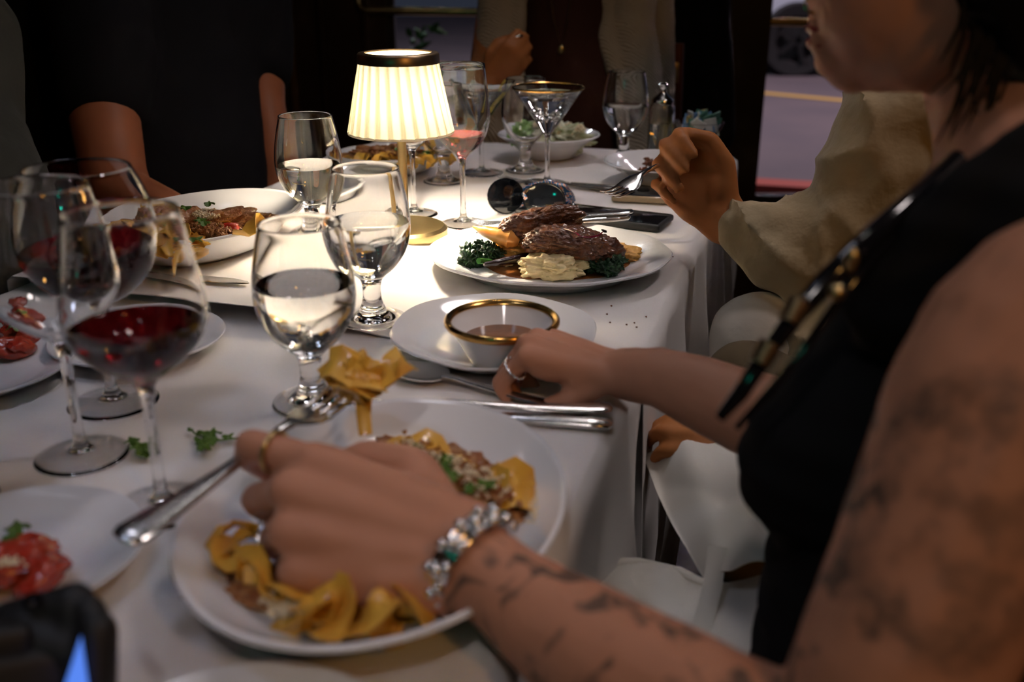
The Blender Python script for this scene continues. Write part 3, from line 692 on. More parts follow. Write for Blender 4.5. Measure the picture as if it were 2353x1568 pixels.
PF = Vector((.245, 1.590, T + .0015)); plate('salad_plate', 'white wide bowl nearly emptied, behind the hand with the lowered fork', PF, .098, .095, prof=BOWLP, hs=.95)
# gold rimmed bowl of sauce on the saucer
rb_ = Vector((-.009, .826, T + .0015 + .0055))
rk = thing('sauce_bowl', 'small white bowl with gold rim and brown sauce on the wavy plate', 'bowl', tuple(rb_))
obj('bowl', lathe([(0, 0), (.027, 0), (.0285, .0015), (.036, .017), (.046, .0335), (.0495, .0385), (.0465, .0390), (.0435, .0345), (.0335, .018), (.026, .0065), (.020, .0045), (0, .0045)], 72), 'porcelain', rk)
obj('rim', lathe([(.0460, .0362), (.0495, .0350), (.0514, .0378), (.0513, .0405), (.0492, .0424), (.0462, .0412), (.0446, .0385), (.0460, .0362)], 72), 'gold', rk)
obj('sauce', lathe([(0, .004), (.0265, .0068), (.0350, .0200), (.0360, .0218), (.0355, .0222), (0, .0220)], 48), 'sauce', rk)

# ------------------------------------------------------------------ cutlery (made lying along +Y, handle end at the origin)
def frame2(a, b, up=(0, 0, 1)):
    a = Vector(a); b = Vector(b); return basis(a, b - a, up)
def loft_flat(sect, seg=12, bm=None):
    """sect: (y, z, half width, half thickness)"""
    return sweep([(0, y, z) for y, z, w_, t_ in sect], [s[2] for s in sect], [s[3] for s in sect], seg=seg, up=(0, 0, 1), bm=bm)
HANDLE = [(0, .0040, .002, .0010), (.002, .0040, .0080, .0022), (.008, .0038, .0105, .0026), (.020, .0035, .0100, .0024), (.060, .0032, .0062, .0022), (.100, .0045, .0036, .0022), (.130, .0070, .0034, .0021), (.142, .0070, .0045, .0018)]
def fork_parts(sc=1.0):
    h = loft_flat(HANDLE + [(.150, .0055, .0095, .0012), (.160, .0030, .0120, .0009), (.170, .0015, .0122, .0008), (.173, .0014, .0118, .0006)])
    ts = []
    for k in range(4):
        x = (k - 1.5) * .0064
        ts.append(sweep([(x, .170, .0015), (x, .185, .0018), (x * 1.02, .198, .0045), (x * 1.0, .208, .0090)], [.0019, .0016, .0014, .0006], [.0010, .0010, .0009, .0005], seg=8, up=(0, 0, 1)))
    return h, ts
def spoon_parts():
    h = loft_flat(HANDLE)
    bm = bmesh.new(); n, k = 28, 9; rings = []
    for side in (0, 1):
        for j in range(k + 1):
            t = j / k; row = []
            for i in range(n):
                a = 2*math.pi*i/n; rx = .0195 * t; ry = .031 * t
                y = .170 + ry * math.sin(a) ; x = rx * math.cos(a) * (1 - .15 * math.sin(a))
                z = .0035 - .008 * (1 - t * t) + (.0 if side == 0 else -.0012) + .003
                row.append(bm.verts.new((x, y, z)) if t > 0 else None)
            if t == 0:
                v = bm.verts.new((0, .170, .0035 - .008 + (.0 if side == 0 else -.0012) + .003)); row = [v] * n
            rings.append(row)
    for s in (0, 1):
        for j in range(k):
            a, b = rings[s * (k + 1) + j], rings[s * (k + 1) + j + 1]
            for i in range(n):
                q = []
                for v in (a[i], a[(i+1) % n], b[(i+1) % n], b[i]):
                    if v not in q: q.append(v)
                bm.faces.new(q)
    a, b = rings[k], rings[2 * k + 1]
    for i in range(n): bm.faces.new((a[i], a[(i+1) % n], b[(i+1) % n], b[i]))
    bmesh.ops.recalc_face_normals(bm, faces=bm.faces)
    return h, bm
def knife_parts():
    h = sweep([(0, 0, .004), (0, .004, .004), (0, .02, .004), (0, .06, .004), (0, .095, .004), (0, .105, .004)], [.003, .0080, .0088, .0075, .0062, .0055], [.002, .0038, .0042, .0038, .0034, .0030], seg=14, up=(0, 0, 1))
    b = sweep([(0, .100, .004), (.001, .115, .003), (.001, .17, .0022), (.002, .205, .0016), (.004, .222, .0013), (.006, .228, .0012)], [.0055, .0085, .0100, .0090, .0055, .0008], [.0016, .0010, .0009, .0008, .0006, .0004], seg=10, up=(0, 0, 1))
    return h, b
def cutlery(kind, label, a, b, up=(0, 0, 1), group=None, flip=False, scale=1.0, m='steel'):
    a = Vector(a); b = Vector(b)
    fm = frame2(a, b, up) @ Matrix.Diagonal((scale, scale, scale * (-1 if flip else 1), 1))
    t = thing(kind, label, kind.split('_')[-1], tuple(a), group)
    def put(nm, bm):
        bm.transform(fm); bmesh.ops.recalc_face_normals(bm, faces=bm.faces); obj(nm, bm, m, t, world=True)
    if 'fork' in kind:
        h, ts = fork_parts(); put('handle', h)
        for x in ts: put('tine', x)
    elif 'spoon' in kind:
        h, bl = spoon_parts(); put('handle', h); put('spoon_bowl', bl)
    else:
        h, bl = knife_parts(); put('handle', h); put('blade', bl)
    return t
z1 = Vector((0, 0, .0005))
# big spoon in front of the saucer; its bowl lies at (975, 882)
s_t = at(1395, 940, .001); s_b = at(893, 850, .001); L_ = (s_t - s_b).normalized()
cutlery('spoon', 'large steel spoon beside the front goblet, handle under the hand', s_b - (s_b - at(1120, 905, .001)).normalized() * 0 + (at(1120, 903, .001) - s_b).normalized() * .201, s_b, scale=1.0)
a = at(1408, 948, .006); b = at(1240, 945, .008); cutlery('fork', 'steel fork whose handle lies over the knife under the diner\'s hand', a, b)
a = at(1408, 986, .000); b = at(1240, 975, .000); cutlery('knife', 'steel knife whose handle lies nearest on the table edge', a, b)
a = at(455, 643, .0195); b = at(572, 650, .0195); d_ = (a - b).normalized(); cutlery('knife', 'steel knife lying before the left pasta dish', b + d_ * .225, b)
a = at(840, 455, .012); cutlery('spoon', 'spoon resting on the far left side plate beside the goblet', PB + Vector((-.105, -.075, .013)), PB + Vector((.05, .01, .011)))
a = at(1420, 442, .002); b = at(1195, 418, .002); cutlery('fork', 'steel fork lying flat behind the sunglasses', a, b)
a = at(1462, 446, .002); b = at(1290, 432, .002); cutlery('knife', 'steel knife lying behind the fork near the beige phone', a + Vector((0, .012, 0)), b + Vector((0, .015, 0)))
a = at(1456, 492, .036); b = at(1200, 512, .024); cutlery('fork', 'steel fork resting on the rim of the beef plate', a, b)
a = at(1448, 505, .028); b = at(1085, 536, .020); cutlery('knife', 'steel knife laid across the back of the beef plate', a + Vector((.0, .0, 0)), b)

# phones
def phone(name, label, a, b, wdir, wd, th_, mm, back=None):
    a = Vector(a); b = Vector(b); m = basis((a + b) / 2, b - a, (0, 0, 1)); t = thing(name, label, 'phone', tuple((a + b) / 2))
    bx = box((0, 0, th_ / 2), (wd, (b - a).length, th_), bev=.0035); bx.transform(m); obj('phone_body', bx, mm, t, world=True)
    sc_ = box((0, 0, th_ + .0002), (wd - .008, (b - a).length - .008, .0006), bev=.0001); sc_.transform(m); obj('screen', sc_, 'black_gloss', t, world=True)
    return t, m
phone('phone', 'black smartphone lying behind the beef plate near the table edge', at(1205, 484, .002), at(1532, 521, .002), 0, .070, .0095, 'black_rough')
t, m = phone('phone', 'smartphone in a clear beige case under the lowered fork', at(1410, 452, .002), at(1620, 462, .002), 0, .070, .010, 'case')
for k in range(2):
    rg = lathe([(.008, .0108), (.0095, .0108), (.0095, .0118), (.008, .0118), (.008, .0108)], 24); rg.transform(m @ Matrix.Translation((.01 - .02 * k, -.045 + .02 * k, 0))); obj('ring_print', rg, 'black_gloss', t, world=True)

# sunglasses
sg = thing('sunglasses', 'dark sunglasses with blue and orange mosaic temples on the cloth', 'sunglasses', tuple(at(1225, 482)))
def lens(c, rx, rz, yaw, tiltx=-12):
    bm = bmesh.new(); n = 40; rings = []
    for k, (s, dy) in enumerate(((1.0, 0), (.98, -.0010), (.7, -.0022), (.35, -.0028), (.0001, -.0030))):
        ring = []
        for i in range(n):
            a = 2*math.pi*i/n; x = rx * s * math.cos(a); z = rz * s * math.sin(a) * (1.0 if math.sin(a) > 0 else .82)
            x *= 1 + .10 * math.sin(a) 
            ring.append(bm.verts.new((x, dy, z)))
        rings.append(ring)
    for a, b in zip(rings, rings[1:]):
        for i in range(n): bm.faces.new((a[i], a[(i+1) % n], b[(i+1) % n], b[i]))
    bm.faces.new(rings[-1]); bm.faces.new(rings[0][::-1])
    bm.transform(Matrix.Translation(c) @ Matrix.Rotation(yaw, 4, 'Z') @ Matrix.Rotation(R(tiltx), 4, 'X')); bmesh.ops.recalc_face_normals(bm, faces=bm.faces); return bm
l1 = at(1163, 455, .0235); l2 = at(1250, 466, .0225)
obj('lens', lens(l1, .0255, .0265, R(20)), 'lens', sg, world=True)
obj('lens', lens(l2, .0285, .0255, R(-14)), 'lens', sg, world=True)
for c, rx, yaw in ((l1, .0262, R(20)), (l2, .0292, R(-14))):
    pts = []
    for i in range(25):
        a = 2*math.pi*i/24; z = .0265 * math.sin(a) * (1.0 if math.sin(a) > 0 else .82)
        pts.append(Matrix.Translation(c) @ Matrix.Rotation(yaw, 4, 'Z') @ Matrix.Rotation(R(-12), 4, 'X') @ Vector((rx * math.cos(a) * (1 + .1 * math.sin(a)), .001, z)))
    obj('frame', sweep(pts, .0016, seg=6), 'black_gloss', sg, world=True)
a = l1 + Vector((.024, .004, .004)); b = l2 + Vector((-.026, .002, .006)); obj('bridge', sweep([a, (a + b) / 2 + Vector((0, 0, .004)), b], .0028, seg=8), 'mosaic', sg, world=True)
c1 = at(1240, 428, .030); c2 = at(1310, 434, .022)
obj('temple', sweep([at(1196, 445, .022), at(1225, 432, .030), at(1262, 424, .034), at(1295, 432, .030), at(1312, 452, .014), at(1318, 462, .006)], [.003, .005, .0065, .006, .005, .003], [.007, .008, .008, .007, .006, .004], seg=12), 'mosaic', sg, world=True)
obj('temple', sweep([at(1202, 474, .010), at(1240, 462, .013), at(1290, 462, .013), at(1316, 474, .010)], [.003, .006, .006, .004], [.005, .007, .008, .006], seg=12), 'mosaic', sg, world=True)
obj('temple_tip', sweep([at(1298, 478, .008), at(1316, 474, .010), at(1334, 485, .003)], [.003, .0065, .0012], [.003, .006, .001], seg=8), 'black_gloss', sg, world=True)

# ------------------------------------------------------------------ the braised beef plate
ez = T + .0015 + .0065
def eat(px, py, z): return at(px, py, z)
c = at(1290, 608, .0085)
gr = bmesh.new(); rn = random.Random(5)
bmesh.ops.create_icosphere(gr, subdivisions=5, radius=1)
for v in gr.verts:
    a = math.atan2(v.co.y, v.co.x); k = 1 + .16 * noise.noise(Vector((math.cos(a) * 1.4, math.sin(a) * 1.4, 2.2))) * 1.6
    v.co.x *= k; v.co.y *= k
gr.transform(Matrix.Translation((c.x, c.y + .004, T + .0080)) @ Matrix.Rotation(R(-6), 4, 'Z') @ Matrix.Diagonal((.088, .060, .0028, 1)))
single('gravy', gr, 'sauce', 'pool of brown gravy under the braised beef', 'sauce', (c.x, c.y, ez))
def food(name, px, py, z, r, m, label, cat, rot=(0, 0, 0), **k):
    c = at(px, py, z); bm = lump(c, r, Euler([R(x) for x in rot]), **k)
    return single(name, bm, m, label, cat, (c.x, c.y, c.z - r[2]))
food('mashed_potato', 1270, 616, .017, (.037, .021, .0165), 'mash', 'mound of mashed potato in front of the beef', 'potato', (0, 0, -8), amp=.20, freq=2.4, seed=2, squash=-.55, sub=6, oct_=3)
food('mashed_potato', 1160, 600, .012, (.016, .016, .010), 'mash', 'small dab of mashed potato beside the left kale', 'potato', amp=.25, freq=2.2, seed=4, squash=-.55)
food('polenta', 1188, 574, .020, (.034, .028, .015), 'polenta', 'yellow mash showing between the kale and the beef', 'potato', amp=.22, freq=2.2, seed=6, squash=-.6)
food('polenta', 1405, 585, .014, (.032, .026, .012), 'polenta', 'yellow mash to the right of the beef in gravy', 'potato', amp=.22, freq=2.2, seed=8, squash=-.6)
def beef(px, py, z, r, label, rot, seed, amp=.13):
    c = at(px, py, z); bm = bmesh.new(); bmesh.ops.create_icosphere(bm, subdivisions=6, radius=1); so = Vector((seed, seed * 2, seed * 3))
    for v in bm.verts:
        p = v.co.copy()
        x, y, zz_ = p
        k = 1 / (abs(x) ** 3.2 + abs(y) ** 3.2 + abs(zz_) ** 3.2) ** (1 / 3.2)          # blocky loaf
        q = p * k
        n = noise.fractal(q * 1.4 + so, 1, 2, 3) * amp * 1.6
        fib = noise.noise(Vector((q.x * 3 + q.z * 2.0, q.y * 10, q.z * 10 - q.x * 3)) + so) * .045
        g = noise.noise(q * 13 + so) * .022
        n += noise.fractal(q * 4.5 + so, 1, 2, 3) * .07
        v.co = q * (1 + n + fib + g) * Vector((1 - .16 * abs(zz_), 1, 1)).x
    bm.transform(Matrix.Translation(c) @ Euler([R(a) for a in rot]).to_matrix().to_4x4() @ Matrix.Diagonal((*r, 1)))
    return single('beef_piece', bm, 'meat', label, 'meat', (c.x, c.y, c.z - r[2]))
beef(1302, 560, .040, (.050, .024, .0200), 'glazed piece of braised beef in front, above the mashed potato', (4, 5, -14), 3)
beef(1378, 580, .028, (.022, .020, .020), 'ragged shredded end of beef beside the right kale', (0, 20, -30), 12, .22)
beef(1243, 514, .053, (.048, .021, .0210), 'piece of braised beef leaning at the back of the plate', (-14, -9, 8), 9)
# kale
def kale(px, py, z, r, label, seed, n=15):
    c = at(px, py, z); rn = random.Random(seed); t = thing('kale', label, 'kale', (c.x, c.y, c.z - r[2]))
    for i in range(n):
        d = Vector((rn.uniform(-1, 1), rn.uniform(-1, 1), rn.uniform(-.7, 1)))
        while d.length > 1: d = Vector((rn.uniform(-1, 1), rn.uniform(-1, 1), rn.uniform(-.7, 1)))
        p = c + Vector((d.x * r[0], d.y * r[1], d.z * r[2] * .8)); s = rn.uniform(.0075, .0125)
        bm = lump(p, (s, s * rn.uniform(.6, 1), s * rn.uniform(.45, .8)), Euler((rn.uniform(-1, 1), rn.uniform(-1, 1), rn.uniform(0, 3))), amp=.55, freq=3.2, seed=seed + i, sub=4, oct_=4)
        obj('leaf', bm, 'kale', t, world=True, sharp=0)
    return t
k1_ = kale(1103, 588, .019, (.023, .016, .014), 'curly dark green kale at the left of the beef plate', 21)
for (x0, y0, x1, y1) in ((1158, 598, 1112, 580), (1165, 590, 1120, 572), (1150, 606, 1100, 600)):
    obj('stalk', sweep([at(x0, y0, .014), at((x0 + x1) / 2, (y0 + y1) / 2 - 2, .020), at(x1, y1, .026)], [.0022, .0028, .0035], seg=8), 'kale_stalk', k1_, world=True)
kale(1388, 611, .0165, (.019, .014, .011), 'dark kale at the right of the mashed potato', 33, 12)
c = at(1187, 562, .026); single('broccoli_stalk', sweep([at(1183, 556, .026), at(1193, 563, .028), at(1202, 566, .026)], [.004, .0055, .004], seg=12), 'kale_stalk', 'short bright green stalk between yellow mash and beef', 'vegetable', tuple(c))
# carrots
def root(name, pts, rs, m, label, cat='carrot'):
    P_ = []; Rr = []
    n = len(pts)
    for i in range(len(pts) - 1):
        for j in range(4):
            t = j / 4; P_.append(pts[i].lerp(pts[i+1], t)); Rr.append((rs[i] * (1 - t) + rs[i+1] * t) * (1 + .07 * math.sin(i * 5 + j * 2.3)))
    P_.append(pts[-1]); Rr.append(rs[-1])
    return single(name, sweep(P_, Rr, seg=14), m, label, cat, tuple(pts[n // 2]))
root('carrot', [at(1087, 521, .046), at(1108, 530, .044), at(1140, 540, .042), at(1172, 549, .040), at(1190, 556, .036)], [.0012, .0055, .0095, .011, .006], 'carrot', 'orange carrot pointing off the left back of the plate')
root('carrot', [at(1380, 556, .030), at(1394, 553, .032), at(1403, 549, .034)], [.006, .006, .002], 'carrot', 'tip of an orange carrot showing behind the beef at the right')
root('dark_carrot', [at(1112, 608, .022), at(1145, 603, .022), at(1200, 594, .021), at(1262, 586, .020), at(1320, 584, .018)], [.0022, .0042, .0062, .0072, .006], 'darkcarrot', 'nearly black roasted carrot lying before the front beef')
root('dark_carrot', [at(1390, 575, .024), at(1412, 573, .022), at(1425, 579, .018)], [.004, .005, .002], 'darkcarrot', 'dark roasted carrot end at the right of the beef')
# herb and beet garnish
def garnish(name, paths, r, m, label, cat):
    c = paths[0][0]; t = thing(name, label, cat, tuple(c))
    for p in paths: obj('stem', sweep(p, [r * .5] + [r] * (len(p) - 2) + [r * .4], seg=6), m, t, world=True)
    return t
garnish('herb_sprig', [[at(1248, 480, .062), at(1262, 484, .062), at(1282, 483, .062)], [at(1256, 482, .062), at(1264, 496, .060), at(1274, 508, .058)], [at(1268, 510, .056), at(1274, 520, .056)], [at(1268, 482, .062), at(1270, 490, .060)]], .0011, 'parsley', 'thin green herb sprig on the rear beef piece', 'herb')
garnish('herb_sprig', [[at(1130, 534, .040), at(1132, 541, .040), at(1133, 548, .038)]], .003, 'parsley', 'tiny thyme sprig lying on the orange carrot', 'herb')
b_ = garnish('beet_stem', [[at(1288, 524, .056), at(1308, 529, .058), at(1326, 537, .058), at(1334, 544, .056)], [at(1332, 543, .056), at(1352, 546, .055), at(1374, 542, .056), at(1388, 531, .058)]], .0011, 'beet', 'thin curved beet red stem lying on the front beef piece', 'garnish')
obj('leaf', lump(at(1389, 531, .058), (.0035, .0018, .0015), Euler((0, .4, 0)), amp=.2, sub=3), 'darkcarrot', b_, world=True)

# ------------------------------------------------------------------ pasta
def ribbon(c, L_, wd, seed, curl=1.0, yaw=None, thick=.0010):
    rn = random.Random(seed); yaw = rn.uniform(0, 6.28) if yaw is None else yaw
    d = Vector((math.cos(yaw), math.sin(yaw), 0)); s = Vector((-d.y, d.x, 0)); n = 9; pts = []; ph = rn.uniform(0, 6.28); up0 = Vector((rn.uniform(-.5, .5), rn.uniform(-.5, .5), 1))
    for i in range(n):
        t = i / (n - 1) - .5
        pts.append(c + d * (L_ * t) + s * (.010 * curl * math.sin(t * 5 + ph)) + Vector((0, 0, .0065 * curl * math.sin(t * 7 + ph * 2) - .010 * abs(t) ** 2 * 3)))
    bm = bmesh.new(); rings = []
    for i, p in enumerate(pts):
        dd = (pts[min(i+1, n-1)] - pts[max(i-1, 0)]).normalized(); tw = up0 + Vector((math.sin(i * .8 + ph), math.cos(i * .7 + ph), 0)) * .55 * curl
        sd = dd.cross(tw).normalized(); u = sd.cross(dd)
        row = []
        for side in (1, -1):
            for k in range(7):
                q = (k / 6 - .5) * 2 * side
                rf = .0012 * math.sin(i * 2.1 + ph) * abs(q) ** 2
                row.append(bm.verts.new(p + sd * wd * q + u * (thick * side * (1 if abs(q) < .99 else .4) + rf + .002 * q * q)))
        rings.append(row)
    m_ = 14
    for a, b in zip(rings, rings[1:]):
        for k in range(m_): bm.faces.new((a[k], a[(k+1) % m_], b[(k+1) % m_], b[k]))
    bm.faces.new(rings[0][::-1]); bm.faces.new(rings[-1]); bmesh.ops.recalc_face_normals(bm, faces=bm.faces)
    return bm
def crumbs(n, fn, r0, r1, seed, m, name, parent, sub=1):
    rn = random.Random(seed); bm = bmesh.new()
    for i in range(n):
        c = fn(rn); s = rn.uniform(r0, r1)
        ball(bm, c, (s, s * rn.uniform(.6, 1.1), s * rn.uniform(.5, .9)), Euler((rn.random() * 3, rn.random() * 3, 0)).to_matrix(), sub=sub)
    for v in bm.verts: v.co += Vector((noise.noise(v.co * 900), noise.noise(v.co * 900 + Vector((5, 0, 0))), noise.noise(v.co * 900 + Vector((0, 5, 0))))) * r1 * .35
    o = obj(name, bm, m, parent, world=True); o['kind'] = 'stuff'; return o
def leaflet(c, s, seed, m='parsley', parent=None, nm='parsley_leaf'):
    """small lobed parsley leaf"""
    rn = random.Random(seed); bm = bmesh.new(); n = 22; yaw = rn.uniform(0, 6.28); c = Vector(c)
    ct = bm.verts.new(c + Vector((0, 0, s * .25))); ring = []
    for i in range(n):
        a = 2*math.pi*i/n; r = s * (.55 + .38 * abs(math.sin(a * 1.5 + .4)) + .18 * math.sin(a * 7 + yaw))
        ring.append(bm.verts.new(c + Vector((r * math.cos(a + yaw), r * math.sin(a + yaw), s * .28 * math.sin(a * 3 + yaw)))))
    for i in range(n): bm.faces.new((ring[i], ring[(i+1) % n], ct))
    thicken(bm, .0006)
    return obj(nm, bm, m, parent, world=True, smooth=False)
def heapfn(cx, cy, sx, sy, z0, drop, slope=0.0):
    def f(r):
        while True:
            a, b = r.uniform(-2, 2), r.uniform(-2, 2)
            if a * a + b * b < 4: break
        return at(cx + a * sx, cy + b * sy + a * slope, z0 - drop * (a * a + b * b) / 4 + r.uniform(-.002, .002))
    return f
# near dish: two heaps, one in front of the hand and one behind it
fl_ = T + .0075
ps = thing('pasta', 'wide yellow noodles in meat sauce heaped at the front of the near dish', 'pasta', tuple(at(780, 1380, .012)))
rn = random.Random(42)
def heap(px0, px1, py0, py1, n, zb, parent, L0, seed, wd=.0085, zr=.016):
    rn = random.Random(seed)
    for i in range(n):
        c = at(rn.uniform(px0, px1), rn.uniform(py0, py1), zb + rn.uniform(0, zr))
        obj('noodle', ribbon(c, rn.uniform(L0 * .7, L0 * 1.2), wd * rn.uniform(.8, 1.25), seed * 100 + i, 1.0), 'pasta', parent, world=True)
b1_ = lump(at(770, 1345, .010), (.072, .026, .013), Euler((0, 0, R(4))), amp=.3, freq=2.4, seed=14, sub=6, squash=-.5); obj('meat_sauce', b1_, 'ragu', ps, world=True)
heap(720, 930, 1330, 1400, 15, .016, ps, .036, 3)
heap(560, 700, 1290, 1330, 4, .016, ps, .034, 4)
heap(535, 560, 1235, 1290, 3, .018, ps, .040, 5, .007)
crumbs(460, heapfn(610, 1352, 44, 24, .022, .010), .0012, .0030, 1, 'ragu', 'minced_meat', ps)
crumbs(260, heapfn(860, 1340, 60, 18, .030, .014), .0011, .0026, 2, 'ragu', 'minced_meat', ps)
crumbs(120, lambda r: at(r.gauss(665, 30), r.gauss(1392, 16), .020 + r.random() * .006), .0008, .0022, 3, 'cheese', 'grated_cheese', ps)
p2_ = thing('pasta', 'noodles with ragu, cheese and parsley at the back of the near dish', 'pasta', tuple(at(1040, 1080, .012)))
b2_ = lump(at(1030, 1085, .012), (.058, .022, .013), Euler((0, 0, R(-38))), amp=.28, freq=2.4, seed=15, sub=6, squash=-.5); obj('meat_sauce', b2_, 'ragu', p2_, world=True)
rn = random.Random(8)
for i in range(14):
    t = rn.random(); c = at(915 + 250 * t + rn.uniform(-15, 15), 1020 + 100 * t + rn.uniform(-12, 34), .020 + rn.random() * .012)
    obj('noodle', ribbon(c, rn.uniform(.028, .042), .0085 * rn.uniform(.8, 1.2), 900 + i, 1.0), 'pasta', p2_, world=True)
obj('noodle', ribbon(at(1150, 1115, .024), .045, .010, 77, 1.2, yaw=-1.0), 'pasta', p2_, world=True)
crumbs(430, lambda r: (lambda t: at(930 + 230 * t + r.gauss(0, 12), 1035 + 95 * t + r.gauss(0, 16), .030 + r.random() * .008))(r.random()), .0012, .0028, 5, 'ragu', 'minced_meat', p2_)
crumbs(260, lambda r: (lambda t: at(930 + 220 * t + r.gauss(0, 14), 1025 + 95 * t + r.gauss(0, 14), .038 + r.random() * .004))(r.random()), .0007, .0018, 6, 'cheese', 'grated_cheese', p2_)
for i in range(12):
    t = rn.random(); leaflet(at(950 + 170 * t + rn.uniform(-18, 18), 1035 + 90 * t + rn.uniform(-14, 14), .042), .006, i, parent=p2_)
b3_ = lump(at(1165, 1200, .011), (.014, .012, .008), amp=.3, freq=2.4, seed=18, sub=4); obj('meat_sauce', b3_, 'ragu', p2_, world=True)
for i, (x, y) in enumerate(((1190, 1125), (1180, 1160), (1160, 1168), (1140, 1175), (1155, 1190), (1195, 1118))):
    leaflet(at(x, y, .018), .0065, 50 + i, parent=p2_)
crumbs(90, lambda r: at(1225 + r.gauss(0, 9), 1150 + r.gauss(0, 30), .022), .0006, .0014, 9, 'cheese', 'grated_cheese', p2_)
# left dish
p3_ = thing('pasta', 'heap of noodles and crumbly ragu in the left dish before the man', 'pasta', (DL.x, DL.y, DL.z + .008))
obj('meat_sauce', lump(at(432, 540, .040), (.090, .060, .027), Euler((0, 0, R(40))), amp=.3, freq=2.4, seed=24, sub=6, squash=-.5), 'ragu', p3_, world=True)
rn = random.Random(31)
for i in range(26):
    obj('noodle', ribbon(at(rn.gauss(385, 70), rn.gauss(535, 24), .050 + rn.random() * .014), rn.uniform(.035, .055), .009 * rn.uniform(.8, 1.2), 400 + i, 1.0), 'pasta', p3_, world=True)
crumbs(1100, heapfn(476, 520, 48, 19, .066, .030, 6), .0010, .0027, 12, 'ragu', 'minced_meat', p3_)
crumbs(260, heapfn(476, 492, 17, 6, .072, .006), .0008, .0018, 13, 'cheese', 'grated_cheese', p3_)
for i, (x, y) in enumerate(((425, 478), (468, 512), (452, 550), (480, 468), (460, 506), (400, 520))): leaflet(at(x, y, .078), .0075, 70 + i, parent=p3_)
obj('tomato_piece', lump(at(530, 525, .056), (.012, .008, .007), amp=.2, sub=3), 'tomato', p3_, world=True)
cutlery('fork', 'fork stuck in the right end of the left pasta dish', at(560, 535, .052), at(500, 560, .042), scale=.9)
# far dish behind the lamp
DBC = Vector((-.212, 1.665, T + .002))
p4_ = thing('pasta', 'browned pasta in the dish partly hidden behind the lamp', 'pasta', tuple(at(905, 375, .012)))
obj('meat_sauce', lump(DBC + Vector((0, 0, .024)), (.062, .040, .019), amp=.3, freq=2.6, seed=28, sub=6, squash=-.5), 'ragu', p4_, world=True)
rn = random.Random(77)
for i in range(14): obj('noodle', ribbon(at(rn.gauss(905, 45), rn.gauss(360, 8), .034 + rn.random() * .010), rn.uniform(.03, .05), .008, 600 + i), 'pasta', p4_, world=True)
crumbs(500, heapfn(890, 352, 38, 7, .044, .018), .0012, .0028, 16, 'ragu', 'minced_meat', p4_)
for i, (x, y) in enumerate(((915, 342), (925, 338), (978, 350))): leaflet(at(x, y, .052), .008, 90 + i, parent=p4_)
# salad in the far bowl
sl = thing('salad', 'pale dressed salad with lettuce in the far white bowl', 'salad', (PS.x, PS.y, PS.z + .012))
obj('dressed_leaves', lump(PS + Vector((.018, 0, .036)), (.048, .042, .022), amp=.5, freq=3, seed=41, sub=5), 'salad_pale', sl, world=True)
rn = random.Random(4)
for i in range(9):
    p = PS + Vector((-.052 + rn.uniform(-.012, .016), rn.uniform(-.03, .03), .040 + rn.uniform(-.006, .012)))
    obj('lettuce_leaf', lump(p, (.014, .012, .006), Euler((rn.uniform(-1, 1), rn.uniform(-1, 1), rn.random() * 3)), amp=.5, freq=3, seed=i, sub=3), 'lettuce', sl, world=True)
for i in range(12):
    p = PS + Vector((.02 + rn.uniform(-.04, .035), rn.uniform(-.03, .03), .050 + rn.uniform(-.002, .010)))
    obj('cheese_piece', lump(p, (.010, .008, .006), Euler((rn.uniform(-1, 1), rn.uniform(-1, 1), rn.random() * 3)), amp=.4, freq=3, seed=60 + i, sub=3), 'cheese', sl, world=True)
# remains in the bowl at the right
lf = thing('meal_leftover', 'brown leftovers in the nearly emptied bowl behind the hand', 'food', tuple(PF + Vector((0, 0, .012))))
for i, (x, y, r_) in enumerate(((1440, 388, .014), (1490, 378, .013), (1510, 392, .013), (1478, 395, .010))):
    obj('meat_piece', lump(at(x, y, .018 if i else .010), (r_, r_ * .8, r_ * (.7 if i else .2)), amp=.4, freq=2, seed=i + 3, sub=4), 'meat', lf, world=True)
# tomato on the two left side plates
def tomato(c, s, seed, parent): obj('tomato_wedge', lump(c, (s, s * .7, s * .45), Euler((R(20), R(15), seed)), amp=.22, freq=1.3, seed=seed, sub=4), 'tomato', parent, world=True)
t1 = thing('tomato_salad', 'cut tomato with cheese and a parsley leaf in the front left corner', 'tomato', tuple(P3 + Vector((-.03, -.01, .004))))
for i, (x, y, s) in enumerate(((55, 1275, .021), (110, 1300, .016), (20, 1320, .020), (90, 1335, .016))): tomato(at(x, y, .014), s, i + 1, t1)
leaflet(at(38, 1215, .022), .009, 7, parent=t1); leaflet(at(30, 1235, .020), .008, 8, parent=t1)
crumbs(60, lambda r: at(20 + r.gauss(0, 14), 1292 + r.gauss(0, 6), .026), .0007, .0016, 19, 'cheese', 'grated_cheese', t1)
t2 = thing('tomato_salad', 'cut tomato on the side plate behind the wine glasses', 'tomato', tuple(at(30, 780, .006)))
for i, (x, y, s) in enumerate(((25, 722, .016), (45, 770, .022), (20, 800, .018), (50, 795, .015))): tomato(at(x, y, .014), s, i + 11, t2)
leaflet(at(32, 752, .026), .008, 9, parent=t2)
